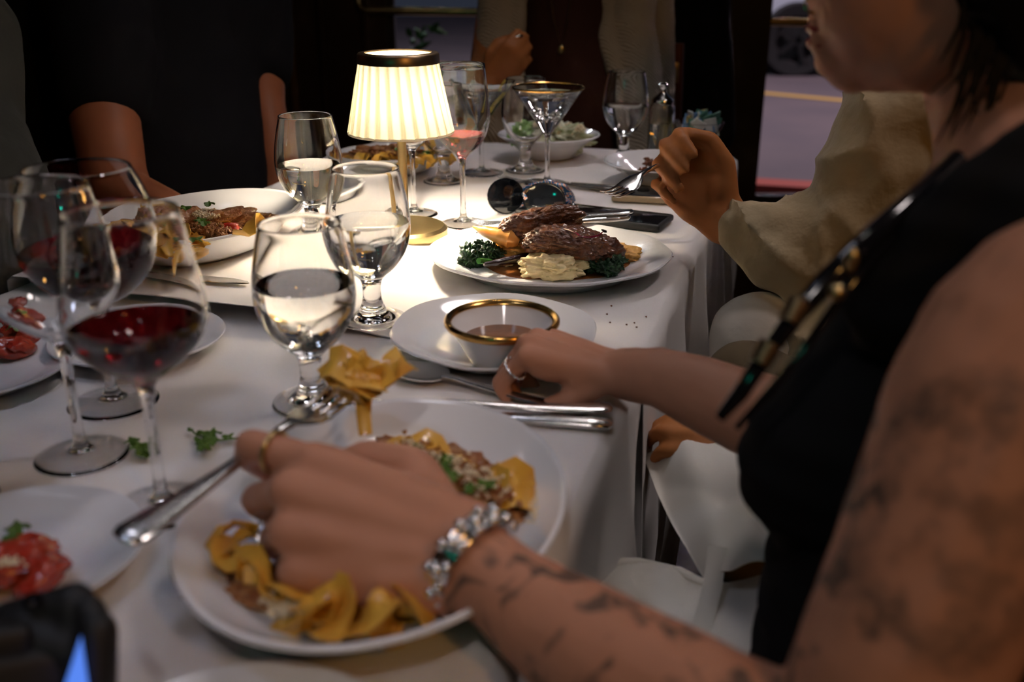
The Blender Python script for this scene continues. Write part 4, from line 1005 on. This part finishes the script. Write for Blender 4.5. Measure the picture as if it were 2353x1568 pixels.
# parsley dropped on the cloth
def sprig(name, px, py, label, seed, offs):
    c = at(px, py, .001); t = thing(name, label, 'herb', tuple(c)); 
    pts = [at(px + x, py + y, .003 + abs(x) * .00003) for x, y in offs]
    obj('stem', sweep(pts, [.0008] * len(pts), seg=6), 'parsley', t, world=True)
    rn = random.Random(seed)
    for i in range(6): leaflet(at(px + rn.uniform(-18, 18), py + rn.uniform(-16, 18), .004 + rn.random() * .003), rn.uniform(.0055, .0085), seed * 10 + i, parent=t)
    return t
sp = sprig('parsley_sprig', 480, 1012, 'parsley sprig with a long stem on the cloth beside the diner\'s hand', 1, [(-45, -28), (-30, -14), (0, 0), (30, 0), (60, -4), (92, -10)])
leaflet(at(525, 1003, .004), .005, 91, parent=sp); leaflet(at(560, 1000, .004), .004, 92, parent=sp); leaflet(at(436, 988, .003), .003, 93, parent=sp)
sprig('parsley_leaf', 320, 1028, 'loose parsley leaf on the cloth beside the front wine glass', 2, [(-10, 0), (0, 4), (12, 12)])
cr = thing('breadcrumb_scatter', 'few dark crumbs on the cloth right of the saucer', 'crumbs', tuple(at(1440, 730, 0)))
rn = random.Random(2)
for (x, y) in ((1405, 703), (1458, 742), (1395, 722), (1440, 746), (1463, 752), (1485, 728), (1546, 590), (1402, 741)):
    obj('crumb', lump(at(x, y, .0016), (.0011, .0009, .0008), amp=.3, sub=2), 'meat', cr, world=True)

# ------------------------------------------------------------------ people
def chainp(*pts): return chain([(W(x, y, d), r) for x, y, d, r in pts])
def ring_on(a, b, r, t, m, parent, name, beads=0, f=0.5):
    """band around a limb between a and b"""
    a = Vector(a); b = Vector(b); q = (b - a).to_track_quat('Z', 'Y').to_matrix().to_4x4(); mm = Matrix.Translation(a.lerp(b, f)) @ q
    n = 40; pts = [(mm @ Vector((r * math.cos(6.28318 * i / n), r * math.sin(6.28318 * i / n), 0))) for i in range(n + 1)]
    bm = sweep(pts, t, seg=8)
    if beads:
        for i in range(beads):
            an = 6.28318 * i / beads; ball(bm, mm @ Vector(((r + t) * math.cos(an), (r + t) * math.sin(an), 0)), t * 1.5, sub=1)
    return obj(name, bm, m, parent, world=True)
def nails(tips, parent, size=.0055, zdir=None):
    for j in tips:
        a, b = j[-2], j[-1]; d = (b - a).normalized(); o_ = zdir[0] if zdir else Vector((0, 0, 1))
        o_ = (o_ - d * o_.dot(d)).normalized()
        bm = bmesh.new(); ball(bm, b + o_ * size * 1.0 - d * size * .1, (size * .8, size * 1.1, size * .32), basis((0, 0, 0), d, o_).to_3x3(), sub=2)
        obj('finger_nail', bm, 'nail', parent, world=True)

# --- the near woman -------------------------------------------------
wl = W(2080, 1900, .62); w1 = thing('person', 'woman in black top with tattooed arm lifting a fork of pasta, nearest at right', 'person', (wl.x, wl.y, .45))
base = Vector(w1.location)
wr = W(1062, 1270, .545)
hm = basis(wr, W(600, 1150, .560) - wr, Vector((-.15, -.62, .78)))
hp, tips, th_pts = hand(hm, 1.12, flex=((14, 58, 45), (52, 60, 35), (66, 62, 35), (70, 55, 30)), thumb=((.042, .040, -.022), (.046, .070, -.036), (.036, .092, -.046)), spread=(6, 1, -3, -8), fat=1.06)
arm_near = chainp((2450, 745, .44, .050), (2370, 820, .44, .050), (2290, 960, .435, .0485), (2210, 1180, .430, .0465), (2120, 1400, .425, .0440), (2050, 1568, .42, .0420), (1930, 1830, .425, .0385)) + \
    chainp((1930, 1830, .425, .0385), (1610, 1655, .455, .0365), (1430, 1545, .485, .0345), (1290, 1450, .510, .0305), (1160, 1352, .530, .0250)) + [('c', W(1160, 1352, .530), .0250, wr, .0225)]
wr2 = W(1425, 858, .825)
h2 = basis(wr2, W(1228, 792, .835) - wr2, Vector((.10, -.15, 1)))
hp2, tips2, th2 = hand(h2, .88, left=True, flex=((62, 62, 22), (70, 60, 20), (78, 58, 20), (82, 52, 20)), thumb=((.034, .040, -.030), (.036, .062, -.050), (.022, .076, -.062)), spread=(5, 1, -3, -8))
arm_far = [('c', wr2, .0215, W(1520, 868, .80), .0245)] + chainp((1520, 868, .80, .0245), (1600, 898, .785, .0290), (1720, 950, .76, .0330), (1900, 1010, .71, .036), (2250, 700, .72, .045), (2330, 560, .70, .05))
torso = chainp((2420, 560, .58, .056), (2200, 760, .60, .060), (2190, 950, .61, .080), (2085, 1350, .60, .080), (2065, 1700, .60, .088), (2080, 1950, .62, .11)) + chainp((2430, 600, .50, .05), (2330, 560, .70, .05))
torso += chainp((2200, 760, .60, .056), (1910, 1070, .575, .048)) + chainp((2200, 760, .60, .056), (2020, 1050, .665, .048))
head = [('e', W(2185, -150, .64), (.080, .078, .098)), ('e', W(2060, 10, .645), (.052, .052, .055)), ('e', W(1962, 148, .660), (.0195, .024, .0185)),
        ('c', W(1965, 145, .660), .0185, W(2120, 118, .620), .0255), ('c', W(2120, 118, .620), .0255, W(2235, 10, .600), .028),
        ('c', W(1965, 145, .660), .0185, W(2120, 118, .690), .0255), ('e', W(1950, 40, .660), (.026, .030, .028)), ('e', W(2030, 120, .655), (.030, .034, .026)),
        ('c', W(1905, -60, .660), .010, W(1878, -6, .660), .0085), ('e', W(1886, 0, .652), (.006, .006, .005)), ('e', W(1886, 0, .668), (.006, .006, .005)),
        ('c', W(1880, 62, .655), .0060, W(1880, 62, .668), .0060), ('c', W(1884, 102, .654), .0065, W(1884, 102, .668), .0065),
        ('e', W(1915, 140, .66), (.012, .016, .012)),
        ('e', W(2300, 0, .585), (.012, .008, .020))]
neck = chainp((2300, 60, .635, .052), (2350, 300, .620, .052), (2400, 520, .60, .056)) + chainp((2345, 330, .61, .05), (2440, 520, .52, .045)) + chainp((2330, 400, .63, .045), (2200, 620, .62, .05))
wb = wr - base; we = W(1930, 1830, .425) - base
tsk = tattoo_skin(W(2222, 1185, .395) - base, wb, we, (W(2370, 760, .44) - W(2120, 1400, .425)))
def lipcut(c): return .0008 * noise.noise(c * 60)
me = solid(arm_near + hp + arm_far + hp2 + torso + head + neck, .0026, 5, .5, lipcut)
obj('body', me, tsk, w1, world=True)
# clothing
top = [('c' if p[0] == 'c' else 'e', *p[1:]) for p in torso]
top = []
for p in torso: top.append(('c', p[1], p[2] + .006, p[3], p[4] + .006))
top += chainp((2480, 330, .50, .022), (2353, 402, .50, .024), (2200, 530, .51, .026), (2080, 680, .53, .034))
me = solid(top, .005, 6, .5, lambda c: .0010 * math.sin(c.z * 260))
obj('black_top', me, 'black_rib', w1, world=True)
bm = bmesh.new()
for a_, r_, rx in ((W(1873, 66, .661), .0058, 1), (W(1877, 100, .661), .0066, 1)):
    ball(bm, a_, (r_, .014, r_ * .72), sub=3)
obj('lips', bm, 'lips', w1, world=True)
nr = lathe([(.0045, -.0006), (.0057, 0), (.0045, .0006), (.0045, -.0006)], 20); nr.transform(Matrix.Translation(W(1866, 12, .652)) @ Matrix.Rotation(R(70), 4, 'X')); obj('nose_ring', nr, 'brass', w1, world=True)
hp_ = [('e', W(2240, -260, .62), (.090, .088, .085))] + chainp((2330, -200, .585, .055), (2385, -20, .570, .042), (2440, 160, .575, .030)) + chainp((2450, -150, .64, .07), (2480, 250, .64, .06))
me = solid(hp_, .006, 4, .5, lambda c: .0018 * noise.noise(Vector((c.x * 160, c.y * 160, c.z * 18))))
hr = obj('hair', me, 'hair', w1, world=True)
bm = bmesh.new(); rn = random.Random(6)
for i in range(26):
    x0 = 2235 + rn.uniform(-10, 120); l_ = rn.uniform(120, 330)
    sweep([W(x0, -60, .575), W(x0 - 10 - rn.uniform(0, 20), l_ * .4, .565), W(x0 - 40 - rn.uniform(0, 35), l_ * .8, .562), W(x0 - 60 - rn.uniform(0, 40), l_, .565)], [.0018, .0014, .001, .0003], seg=5, bm=bm)
obj('hair_strands', bm, 'hair', w1, world=True)
# cords with clasps and beads hanging from the neck
obj('neck_cord', sweep([W(2200, 365, .545), W(2100, 455, .52), W(2000, 548, .50), W(1905, 640, .495), W(1830, 722, .495), W(1755, 822, .495), W(1700, 905, .497), W(1652, 962, .50)], [.0050, .0052, .0062, .0060, .0050, .0046, .0044, .0028], seg=10), 'black_gloss', w1, world=True)
obj('neck_cord', sweep([W(2120, 470, .53), W(2010, 585, .50), W(1925, 695, .495), W(1850, 800, .50), W(1765, 905, .505), W(1692, 985, .51)], [.0024, .0026, .0026, .0026, .0026, .0016], seg=8), 'black_gloss', w1, world=True)
for (x, y, x2, y2) in ((1838, 690, 1812, 738), (1770, 790, 1745, 835)): obj('cord_clasp', sweep([W(x, y, .492), W(x2, y2, .492)], [.0062, .0056], seg=12), 'bronze', w1, world=True)
bm = bmesh.new(); ball(bm, W(1922, 672, .485), .0045); obj('gold_bead', bm, 'brass', w1, world=True)
bm = bmesh.new(); ball(bm, W(1958, 600, .487), (.0035, .003, .0068)); obj('gold_bead', bm, 'brass', w1, world=True)
# bracelet and rings
ba = wr; bb = W(1160, 1352, .530)
for f, t_, nb in ((.02, .0026, 13), (.17, .0030, 11), (.32, .0026, 14)): ring_on(ba, bb, .0265, t_, 'silver', w1, 'bracelet', nb, f)
ring_on(tips[0][0], tips[0][1], .0118, .0016, 'brass', w1, 'finger_ring', 0, .62)
ring_on(tips[2][0], tips[2][1], .0116, .0016, 'silver', w1, 'finger_ring', 6, .6)
ring_on(tips2[0][0], tips2[0][1], .0098, .0010, 'silver', w1, 'finger_ring', 14, .45)
ring_on(th2[1], th2[2], .0118, .0010, 'silver', w1, 'finger_ring', 0, .8)
nails(tips2[:2], w1, .0052, [Vector((-1, -.2, .2))])
# raised fork with pasta
fa = W(350, 1208, .540); fb = W(795, 905, .690)
fk = cutlery('fork', 'steel fork raised in the near woman\'s hand with pasta on its tines', fb + (fa - fb).normalized() * .204, fb, up=(0, -.5, 1), scale=1.0)
c = W(822, 862, .690)
bt_ = thing('pasta_bite', 'bite of folded noodles held up on the raised fork', 'pasta', tuple(c))
for i in range(5): obj('noodle', ribbon(c + Vector((.006 * (i - 2), .002 * i, .004 * math.sin(i * 2))), 0.040, .012, 1200 + i, 1.4, yaw=1.3 + .5 * i), 'pasta', bt_, world=True)
obj('noodle', lump(c, (.014, .012, .015), amp=.35, freq=2, seed=3, sub=4), 'pasta', bt_, world=True)
obj('noodle', sweep([c + Vector((.004, 0, -.008)), W(835, 950, .68), W(840, 1000, .675)], [.007, .005, .0045], [.002, .0015, .001], seg=10), 'pasta', bt_, world=True)

# --- second diner on the right, in an olive linen shirt ----------------
l2 = W(2030, 950, 1.12); w2 = thing('person', 'diner in loose olive linen shirt behind the near woman, fork lowered in hand', 'person', (l2.x, l2.y, .45))
wrp = W(1672, 508, 1.185)
hmat = basis(wrp, W(1560, 385, 1.20) - wrp, FW * 1.0 + Vector((.25, 0, .15)))
hpp, tp_, tt_ = hand(hmat, 1.05, left=True, flex=((62, 68, 30), (70, 68, 30), (76, 68, 30), (80, 60, 30)), thumb=((.040, .048, -.012), (.046, .078, -.020), (.032, .100, -.030)), spread=(4, 1, -2, -6))
wl2 = W(1775, 1095, .92)
hl, tl_, _ = hand(basis(wl2, W(1650, 1042, .93) - wl2, Vector((0, -.5, 1))), .86, flex=((20, 40, 25), (28, 45, 25), (34, 48, 25), (40, 45, 25)), thumb=((.036, .036, -.016), (.040, .062, -.026), (.028, .082, -.034)))
b2 = hpp + [('c', wrp, .0265, W(1790, 585, 1.15), .034), ('c', W(1790, 585, 1.15), .034, W(1900, 625, 1.13), .04)] + hl + [('c', wl2, .024, W(1950, 1130, .95), .034), ('c', W(1950, 1130, .95), .034, W(2080, 1000, 1.05), .04)]
b2 += chainp((2160, 180, 1.24, .10), (2100, 480, 1.2, .10), (2040, 700, 1.16, .10), (2025, 950, 1.12, .11)) + chainp((2175, 150, 1.26, .05), (2150, -60, 1.26, .05)) + [('e', W(2130, -170, 1.24), (.078, .09, .11)), ('e', W(2050, -110, 1.22), (.03, .05, .05)), ('c', W(2010, -150, 1.2), .01, W(1998, -110, 1.2), .012)]
obj('body', solid(b2, .0042, 5, .5), 'skin', w2, world=True)
sh_ = chainp((1765, 540, 1.15, .040), (1930, 560, 1.13, .062)) + chainp((2168, 170, 1.24, .115), (2100, 480, 1.19, .112), (2040, 700, 1.15, .116), (2015, 960, 1.11, .125)) + [('c', W(1712, 528, 1.172), .038, W(1790, 580, 1.150), .049), ('c', W(1790, 580, 1.150), .049, W(1930, 620, 1.13), .056), ('c', W(1930, 620, 1.13), .056, W(2060, 300, 1.10), .07)]
def folds(c):
    q_ = Vector((c.x * 16 + c.z * 7, c.y * 9, c.z * 3.0 - c.x * 1.4)); a_ = 1 - abs(noise.noise(q_)) * 3.2
    return .009 * max(a_, 0) ** 2 + .004 * noise.noise(c * 30) - .003
obj('shirt', solid(sh_, .006, 4, .5, folds), 'linen_shirt', w2, world=True)
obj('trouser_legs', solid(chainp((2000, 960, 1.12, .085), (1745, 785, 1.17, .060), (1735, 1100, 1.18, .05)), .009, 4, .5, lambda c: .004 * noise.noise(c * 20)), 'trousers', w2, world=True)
obj('trouser_legs', solid(chainp((2000, 1100, 1.0, .085), (1715, 880, 1.03, .046), (1700, 1250, 1.1, .046)), .009, 4), 'trousers_shaded', w2, world=True)
obj('hair', solid([('e', W(2150, -230, 1.25), (.092, .10, .10))], .01, 3), 'hair', w2, world=True)
fb = W(1402, 456, 1.10); fa = W(1640, 310, 1.24)
cutlery('fork', 'steel fork lowered over the beige phone in the raised hand', fb + (fa - fb).normalized() * .200, fb, up=(0, -.3, 1), m='silver')

# --- far diner in the cream cardigan ---------------------------------
l3 = W(1310, 330, 2.35); w3 = thing('person', 'diner at the far end in cream knit cardigan over dark brown top', 'person', (l3.x, l3.y, .45))
wr3 = W(1122, 196, 2.06)
h3, t3, tt3 = hand(basis(wr3, W(1180, 128, 2.03) - wr3, Vector((.2, -1, .4))), 1.0, left=True, flex=((40, 62, 30), (48, 62, 30), (54, 60, 30), (58, 55, 30)), thumb=((.040, .046, -.014), (.044, .074, -.026), (.030, .095, -.036)))
b3 = h3 + [('c', wr3, .025, W(1100, 290, 2.10), .036), ('c', W(1100, 290, 2.10), .036, W(1150, -60, 2.35), .045)]
b3 += chainp((1310, -130, 2.38, .12), (1315, 150, 2.36, .125), (1315, 360, 2.34, .125)) + chainp((1160, -90, 2.4, .05), (1460, -90, 2.4, .05), (1500, 200, 2.35, .04), (1490, 360, 2.22, .035)) + chainp((1310, -180, 2.38, .05), (1310, -300, 2.38, .05)) + [('e', W(1310, -400, 2.36), (.078, .09, .115))]
obj('body', solid(b3, .006, 4), 'skin', w3, world=True)
obj('brown_top', solid(chainp((1300, -70, 2.32, .125), (1310, 150, 2.28, .135), (1310, 380, 2.28, .14)) + [('c', W(1240, -60, 2.33), .10, W(1240, 350, 2.3), .12), ('c', W(1385, -60, 2.33), .10, W(1390, 350, 2.3), .11)], .009, 5, .5, lambda c: .004 * noise.noise(Vector((c.x * 25, c.y * 25, c.z * 12)))), 'brown', w3, world=True)
knit = mat('cream_knit', (0.46, 0.40, 0.31), 0.95, sheen=.2)
nt = knit.node_tree; b = nt.nodes['Principled BSDF']; tc = nt.nodes.new('ShaderNodeTexCoord'); wv = nt.nodes.new('ShaderNodeTexWave'); wv.inputs['Scale'].default_value = 55; wv.inputs['Distortion'].default_value = 3; wv.bands_direction = 'DIAGONAL'; wv.inputs['Detail'].default_value = 1
bp_ = nt.nodes.new('ShaderNodeBump'); bp_.inputs['Distance'].default_value = .004; bp_.inputs['Strength'].default_value = .7
nt.links.new(tc.outputs['Object'], wv.inputs[0]); nt.links.new(wv.outputs[0], bp_.inputs['Height']); nt.links.new(bp_.outputs[0], b.inputs['Normal'])
cg = chainp((1160, -110, 2.26, .062), (1150, 60, 2.22, .052), (1140, 200, 2.20, .052), (1135, 330, 2.16, .050)) + chainp((1120, 300, 2.12, .050), (1104, 262, 2.10, .046), (1114, 222, 2.07, .036))
cg += chainp((1455, -110, 2.26, .060), (1452, 60, 2.2, .052), (1470, 170, 2.18, .050), (1480, 350, 2.14, .046)) + chainp((1500, -60, 2.3, .050), (1506, 200, 2.28, .046), (1500, 380, 2.2, .044)) + chainp((1400, -90, 2.22, .022), (1398, 40, 2.19, .018), (1392, 92, 2.17, .020), (1420, 180, 2.16, .020), (1438, 330, 2.15, .020)) + chainp((1195, -90, 2.2, .02), (1188, 170, 2.18, .018), (1180, 300, 2.17, .018))
obj('cardigan', solid(cg, .006, 3, .5, lambda c: .0022 * noise.noise(c * 45)), knit, w3, world=True)
obj('necklace', sweep([W(1262, -60, 2.16), W(1272, 40, 2.145), W(1290, 112, 2.14), W(1306, 40, 2.145), W(1318, -60, 2.16)], .0012, seg=5), 'brass', w3, world=True)
bm = bmesh.new(); ball(bm, W(1290, 114, 2.135), (.008, .004, .010)); obj('pendant', bm, 'brass', w3, world=True)
fa = W(1196, 84, 2.02); cutlery('fork', 'fork end shining in the hand of the cardigan diner', fa, W(1160, 175, 2.14), m='silver')

# --- man in black at the left ------------------------------------------
l4 = W(430, 500, 1.75); w4 = thing('person', 'man in black short sleeved shirt sitting at the left of the table', 'person', (l4.x, l4.y, .45))
b4 = chainp((240, 120, 1.55, .056), (238, 260, 1.52, .053), (262, 400, 1.47, .047), (285, 452, 1.44, .043), (380, 492, 1.40, .036), (460, 535, 1.36, .027))
wr4 = W(460, 535, 1.36); h4, _, _ = hand(basis(wr4, W(560, 560, 1.33) - wr4, Vector((0, -.2, 1))), .95, flex=((15, 20, 10),) * 4, left=True)
b4 += h4 + chainp((590, 60, 1.85, .05), (602, 240, 1.82, .042), (640, 430, 1.76, .036), (655, 520, 1.70, .030)) + chainp((410, -80, 1.82, .10), (430, 420, 1.72, .09)) + chainp((395, -260, 1.78, .055), (386, 0, 1.66, .030)) + [('e', W(400, -420, 1.78), (.08, .095, .115))] + chainp((220, -60, 1.68, .07), (240, 120, 1.55, .056)) + chainp((560, -60, 1.85, .07), (590, 60, 1.85, .05))
obj('body', solid(b4, .006, 4), 'skin_man', w4, world=True)
sb = chainp((330, -130, 1.78, .155), (360, 150, 1.74, .15), (395, 440, 1.68, .135)) + chainp((500, -130, 1.84, .12), (485, 180, 1.78, .085), (500, 450, 1.70, .085)) + chainp((210, -80, 1.70, .100), (222, 20, 1.60, .090), (240, 120, 1.55, .078), (240, 228, 1.53, .070)) + chainp((560, -90, 1.86, .085), (588, 60, 1.85, .070), (600, 150, 1.84, .062)) + chainp((130, -40, 1.78, .10), (150, 250, 1.75, .09), (200, 420, 1.74, .09))
obj('black_shirt', solid(sb, .009, 5, .5, lambda c: .004 * noise.noise(c * 14)), 'black', w4, world=True)
# --- person in grey at the left edge -------------------------------------
l5 = W(-90, 560, 1.25); w5 = thing('person', 'person in grey green shirt cut off by the left edge of the photo', 'person', (l5.x, l5.y, .45))
b5 = chainp((-150, 60, 1.34, .07), (-110, 500, 1.27, .06)) + chainp((-120, -80, 1.34, .05), (-120, 60, 1.32, .06)) + [('e', W(-120, -230, 1.34), (.08, .09, .11))] 
obj('body', solid(b5, .008, 4), 'skin', w5, world=True)
obj('grey_shirt', solid(chainp((-140, 90, 1.32, .10), (-105, 300, 1.28, .085), (-60, 480, 1.22, .095), (-60, 620, 1.2, .11)), .008, 4, .5, lambda c: .004 * noise.noise(c * 20)), 'grey_shirt', w5, world=True)

# ------------------------------------------------------------------ cloth on the laps at the right
def sheet(name, label, rows, m, cat, wob=.004, thick=.0015, seed=0):
    """rows of (px, py, d) control points -> draped cloth with thickness"""
    g = [[W(*p) for p in r] for r in rows]; nr_, nc = 28, 28; bm = bmesh.new(); vs = []
    def cr(p, t):
        n = len(p) - 1; i = min(int(t * n), n - 1); f = t * n - i; a, b, c, d = p[max(i-1, 0)], p[i], p[i+1], p[min(i+2, n)]
        return .5 * (2*b + (c-a)*f + (2*a-5*b+4*c-d)*f*f + (3*b-a-3*c+d)*f**3)
    for i in range(nr_ + 1):
        rowp = [cr([g[k][j] for k in range(len(g))], i / nr_) for j in range(len(g[0]))]; r = []
        for j in range(nc + 1):
            p = cr(rowp, j / nc); p = p + Vector((0, -.3, 1)) * (wob * (math.sin(j * .55 + i * .12 + seed) + noise.noise(Vector((i * .15, j * .15, seed))))); r.append(bm.verts.new(p))
        vs.append(r)
    for i in range(nr_):
        for j in range(nc): bm.faces.new((vs[i][j], vs[i][j+1], vs[i+1][j+1], vs[i+1][j]))
    thicken(bm, thick); bmesh.ops.recalc_face_normals(bm, faces=bm.faces)
    p0 = g[-1][len(g[0]) // 2]
    return single(name, bm, m, label, cat, (p0.x, p0.y, min(v.z for r in g for v in r)))
nk = sheet('napkin', 'white cloth napkin over the lap beside the near woman\'s elbow', [[(1480, 1055, .97), (1590, 990, .95), (1790, 1010, .93)], [(1530, 1180, .90), (1640, 1110, .86), (1800, 1110, .84)], [(1630, 1338, .80), (1700, 1300, .76), (1830, 1290, .74)]], 'napkin', 'napkin', .003, seed=1)
nk2 = sheet('napkin', 'white cloth napkin lying lowest on the near woman\'s lap', [[(1388, 1292, .84), (1560, 1310, .82), (1640, 1350, .80), (1840, 1290, .76)], [(1360, 1430, .78), (1560, 1440, .77), (1660, 1450, .75), (1840, 1430, .72)], [(1330, 1640, .72), (1520, 1640, .70), (1640, 1640, .68), (1840, 1640, .66)]], 'napkin', 'napkin', .003, seed=4)

hs = sweep([W(1650, 1255, .783), W(1638, 1345, .778), W(1612, 1445, .752), W(1592, 1560, .722)], .0075, .0010, seg=8, up=(0, -.5, 1)); obj('hem', hs, 'napkin', nk2, world=True)
hs = sweep([W(1386, 1290, .838), W(1470, 1292, .832), W(1560, 1312, .818), W(1636, 1350, .80)], .0035, .0035, seg=8); obj('hem', hs, 'napkin', nk2, world=True)
obj('trouser_legs', solid(chainp((2080, 1950, .66, .09), (1500, 1560, .88, .065), (1420, 2300, 1.0, .05)), .012, 3), 'black', w1, world=True)
# stools / chairs under the two right diners
for nm, lab, c_ in (('dining_chair', 'dark chair under the near woman', Vector((.34, .50, 0))), ('dining_chair', 'dark chair under the diner in the olive shirt', Vector((.56, 1.12, 0)))):
    t = thing(nm, lab, 'chair', tuple(c_))
    obj('seat', box(c_ + Vector((0, 0, .40)), (.40, .40, .05), bev=.015), 'wood', t, world=True)
    for sx in (-1, 1):
        for sy in (-1, 1): obj('leg', sweep([c_ + Vector((.17 * sx, .17 * sy, 0)), c_ + Vector((.16 * sx, .16 * sy, .39))], .017, seg=10), 'wood', t, world=True)

# ------------------------------------------------------------------ black camera in the bottom left corner
cc = W(70, 1545, .46)
cm = thing('camera', 'black camera with lit blue screen in the bottom left corner', 'camera', tuple(cc - Vector((0, 0, .03))))
rot = Euler((R(-20), R(8), R(24)))
def cbx(off, s, bev): 
    b_ = box((0, 0, 0), s, bev=bev); b_.transform(Matrix.Translation(cc) @ rot.to_matrix().to_4x4() @ Matrix.Translation(Vector(off))); return b_
obj('camera_body', cbx((-.02, 0, -.012), (.105, .050, .055), .006), 'black_rough', cm, world=True)
obj('viewfinder_hump', cbx((-.018, .0, .018), (.040, .045, .018), .005), 'black_rough', cm, world=True)
obj('grip', solid([('c', W(205, 1400, .455), .007, W(232, 1470, .450), .008), ('c', W(225, 1450, .450), .009, W(215, 1640, .445), .010), ('c', W(20, 1440, .465), .012, W(150, 1395, .46), .010), ('c', W(60, 1480, .46), .018, W(180, 1500, .455), .014), ('c', W(170, 1385, .46), .010, W(200, 1600, .45), .012)], .002, 4), 'black_rough', cm, world=True)
sc_ = bmesh.new(); q = [W(186, 1462, .436), W(206, 1600, .430), W(140, 1600, .425), W(150, 1572, .428)]
vs = [sc_.verts.new(v) for v in q]; sc_.faces.new(vs); thicken(sc_, .0015)
obj('screen', sc_, 'screen', cm, world=True, smooth=False)
obj('strap_lug', lathe([(.002, 0), (.004, 0), (.004, .003), (.002, .003), (.002, 0)], 16, mtx=Matrix.Translation(W(75, 1385, .45))), 'black_gloss', cm, world=True)

# repeats of one kind share a group
for nm, g in (('water_goblet', 'water goblets on the table'), ('wine_glass', 'wine glasses on the table'), ('cocktail_glass', 'cone shaped cocktail glasses'), ('pasta_dish', 'oval white pasta dishes'),
              ('side_plate', 'white side plates'), ('bread_plate', 'white side plates'), ('salad_plate', 'wide rimmed white bowls'), ('fork', 'steel forks'), ('knife', 'steel knives'), ('spoon', 'steel spoons'),
              ('phone', 'phones lying on the table'), ('beef_piece', 'pieces of braised beef'), ('napkin', 'napkins on laps'), ('tablecloth', 'white tablecloths'), ('dining_chair', 'dining chairs')):
    for o in list(C.objects):
        if o.parent is None and o.name.split('.')[0] == nm and 'label' in o: o['group'] = g
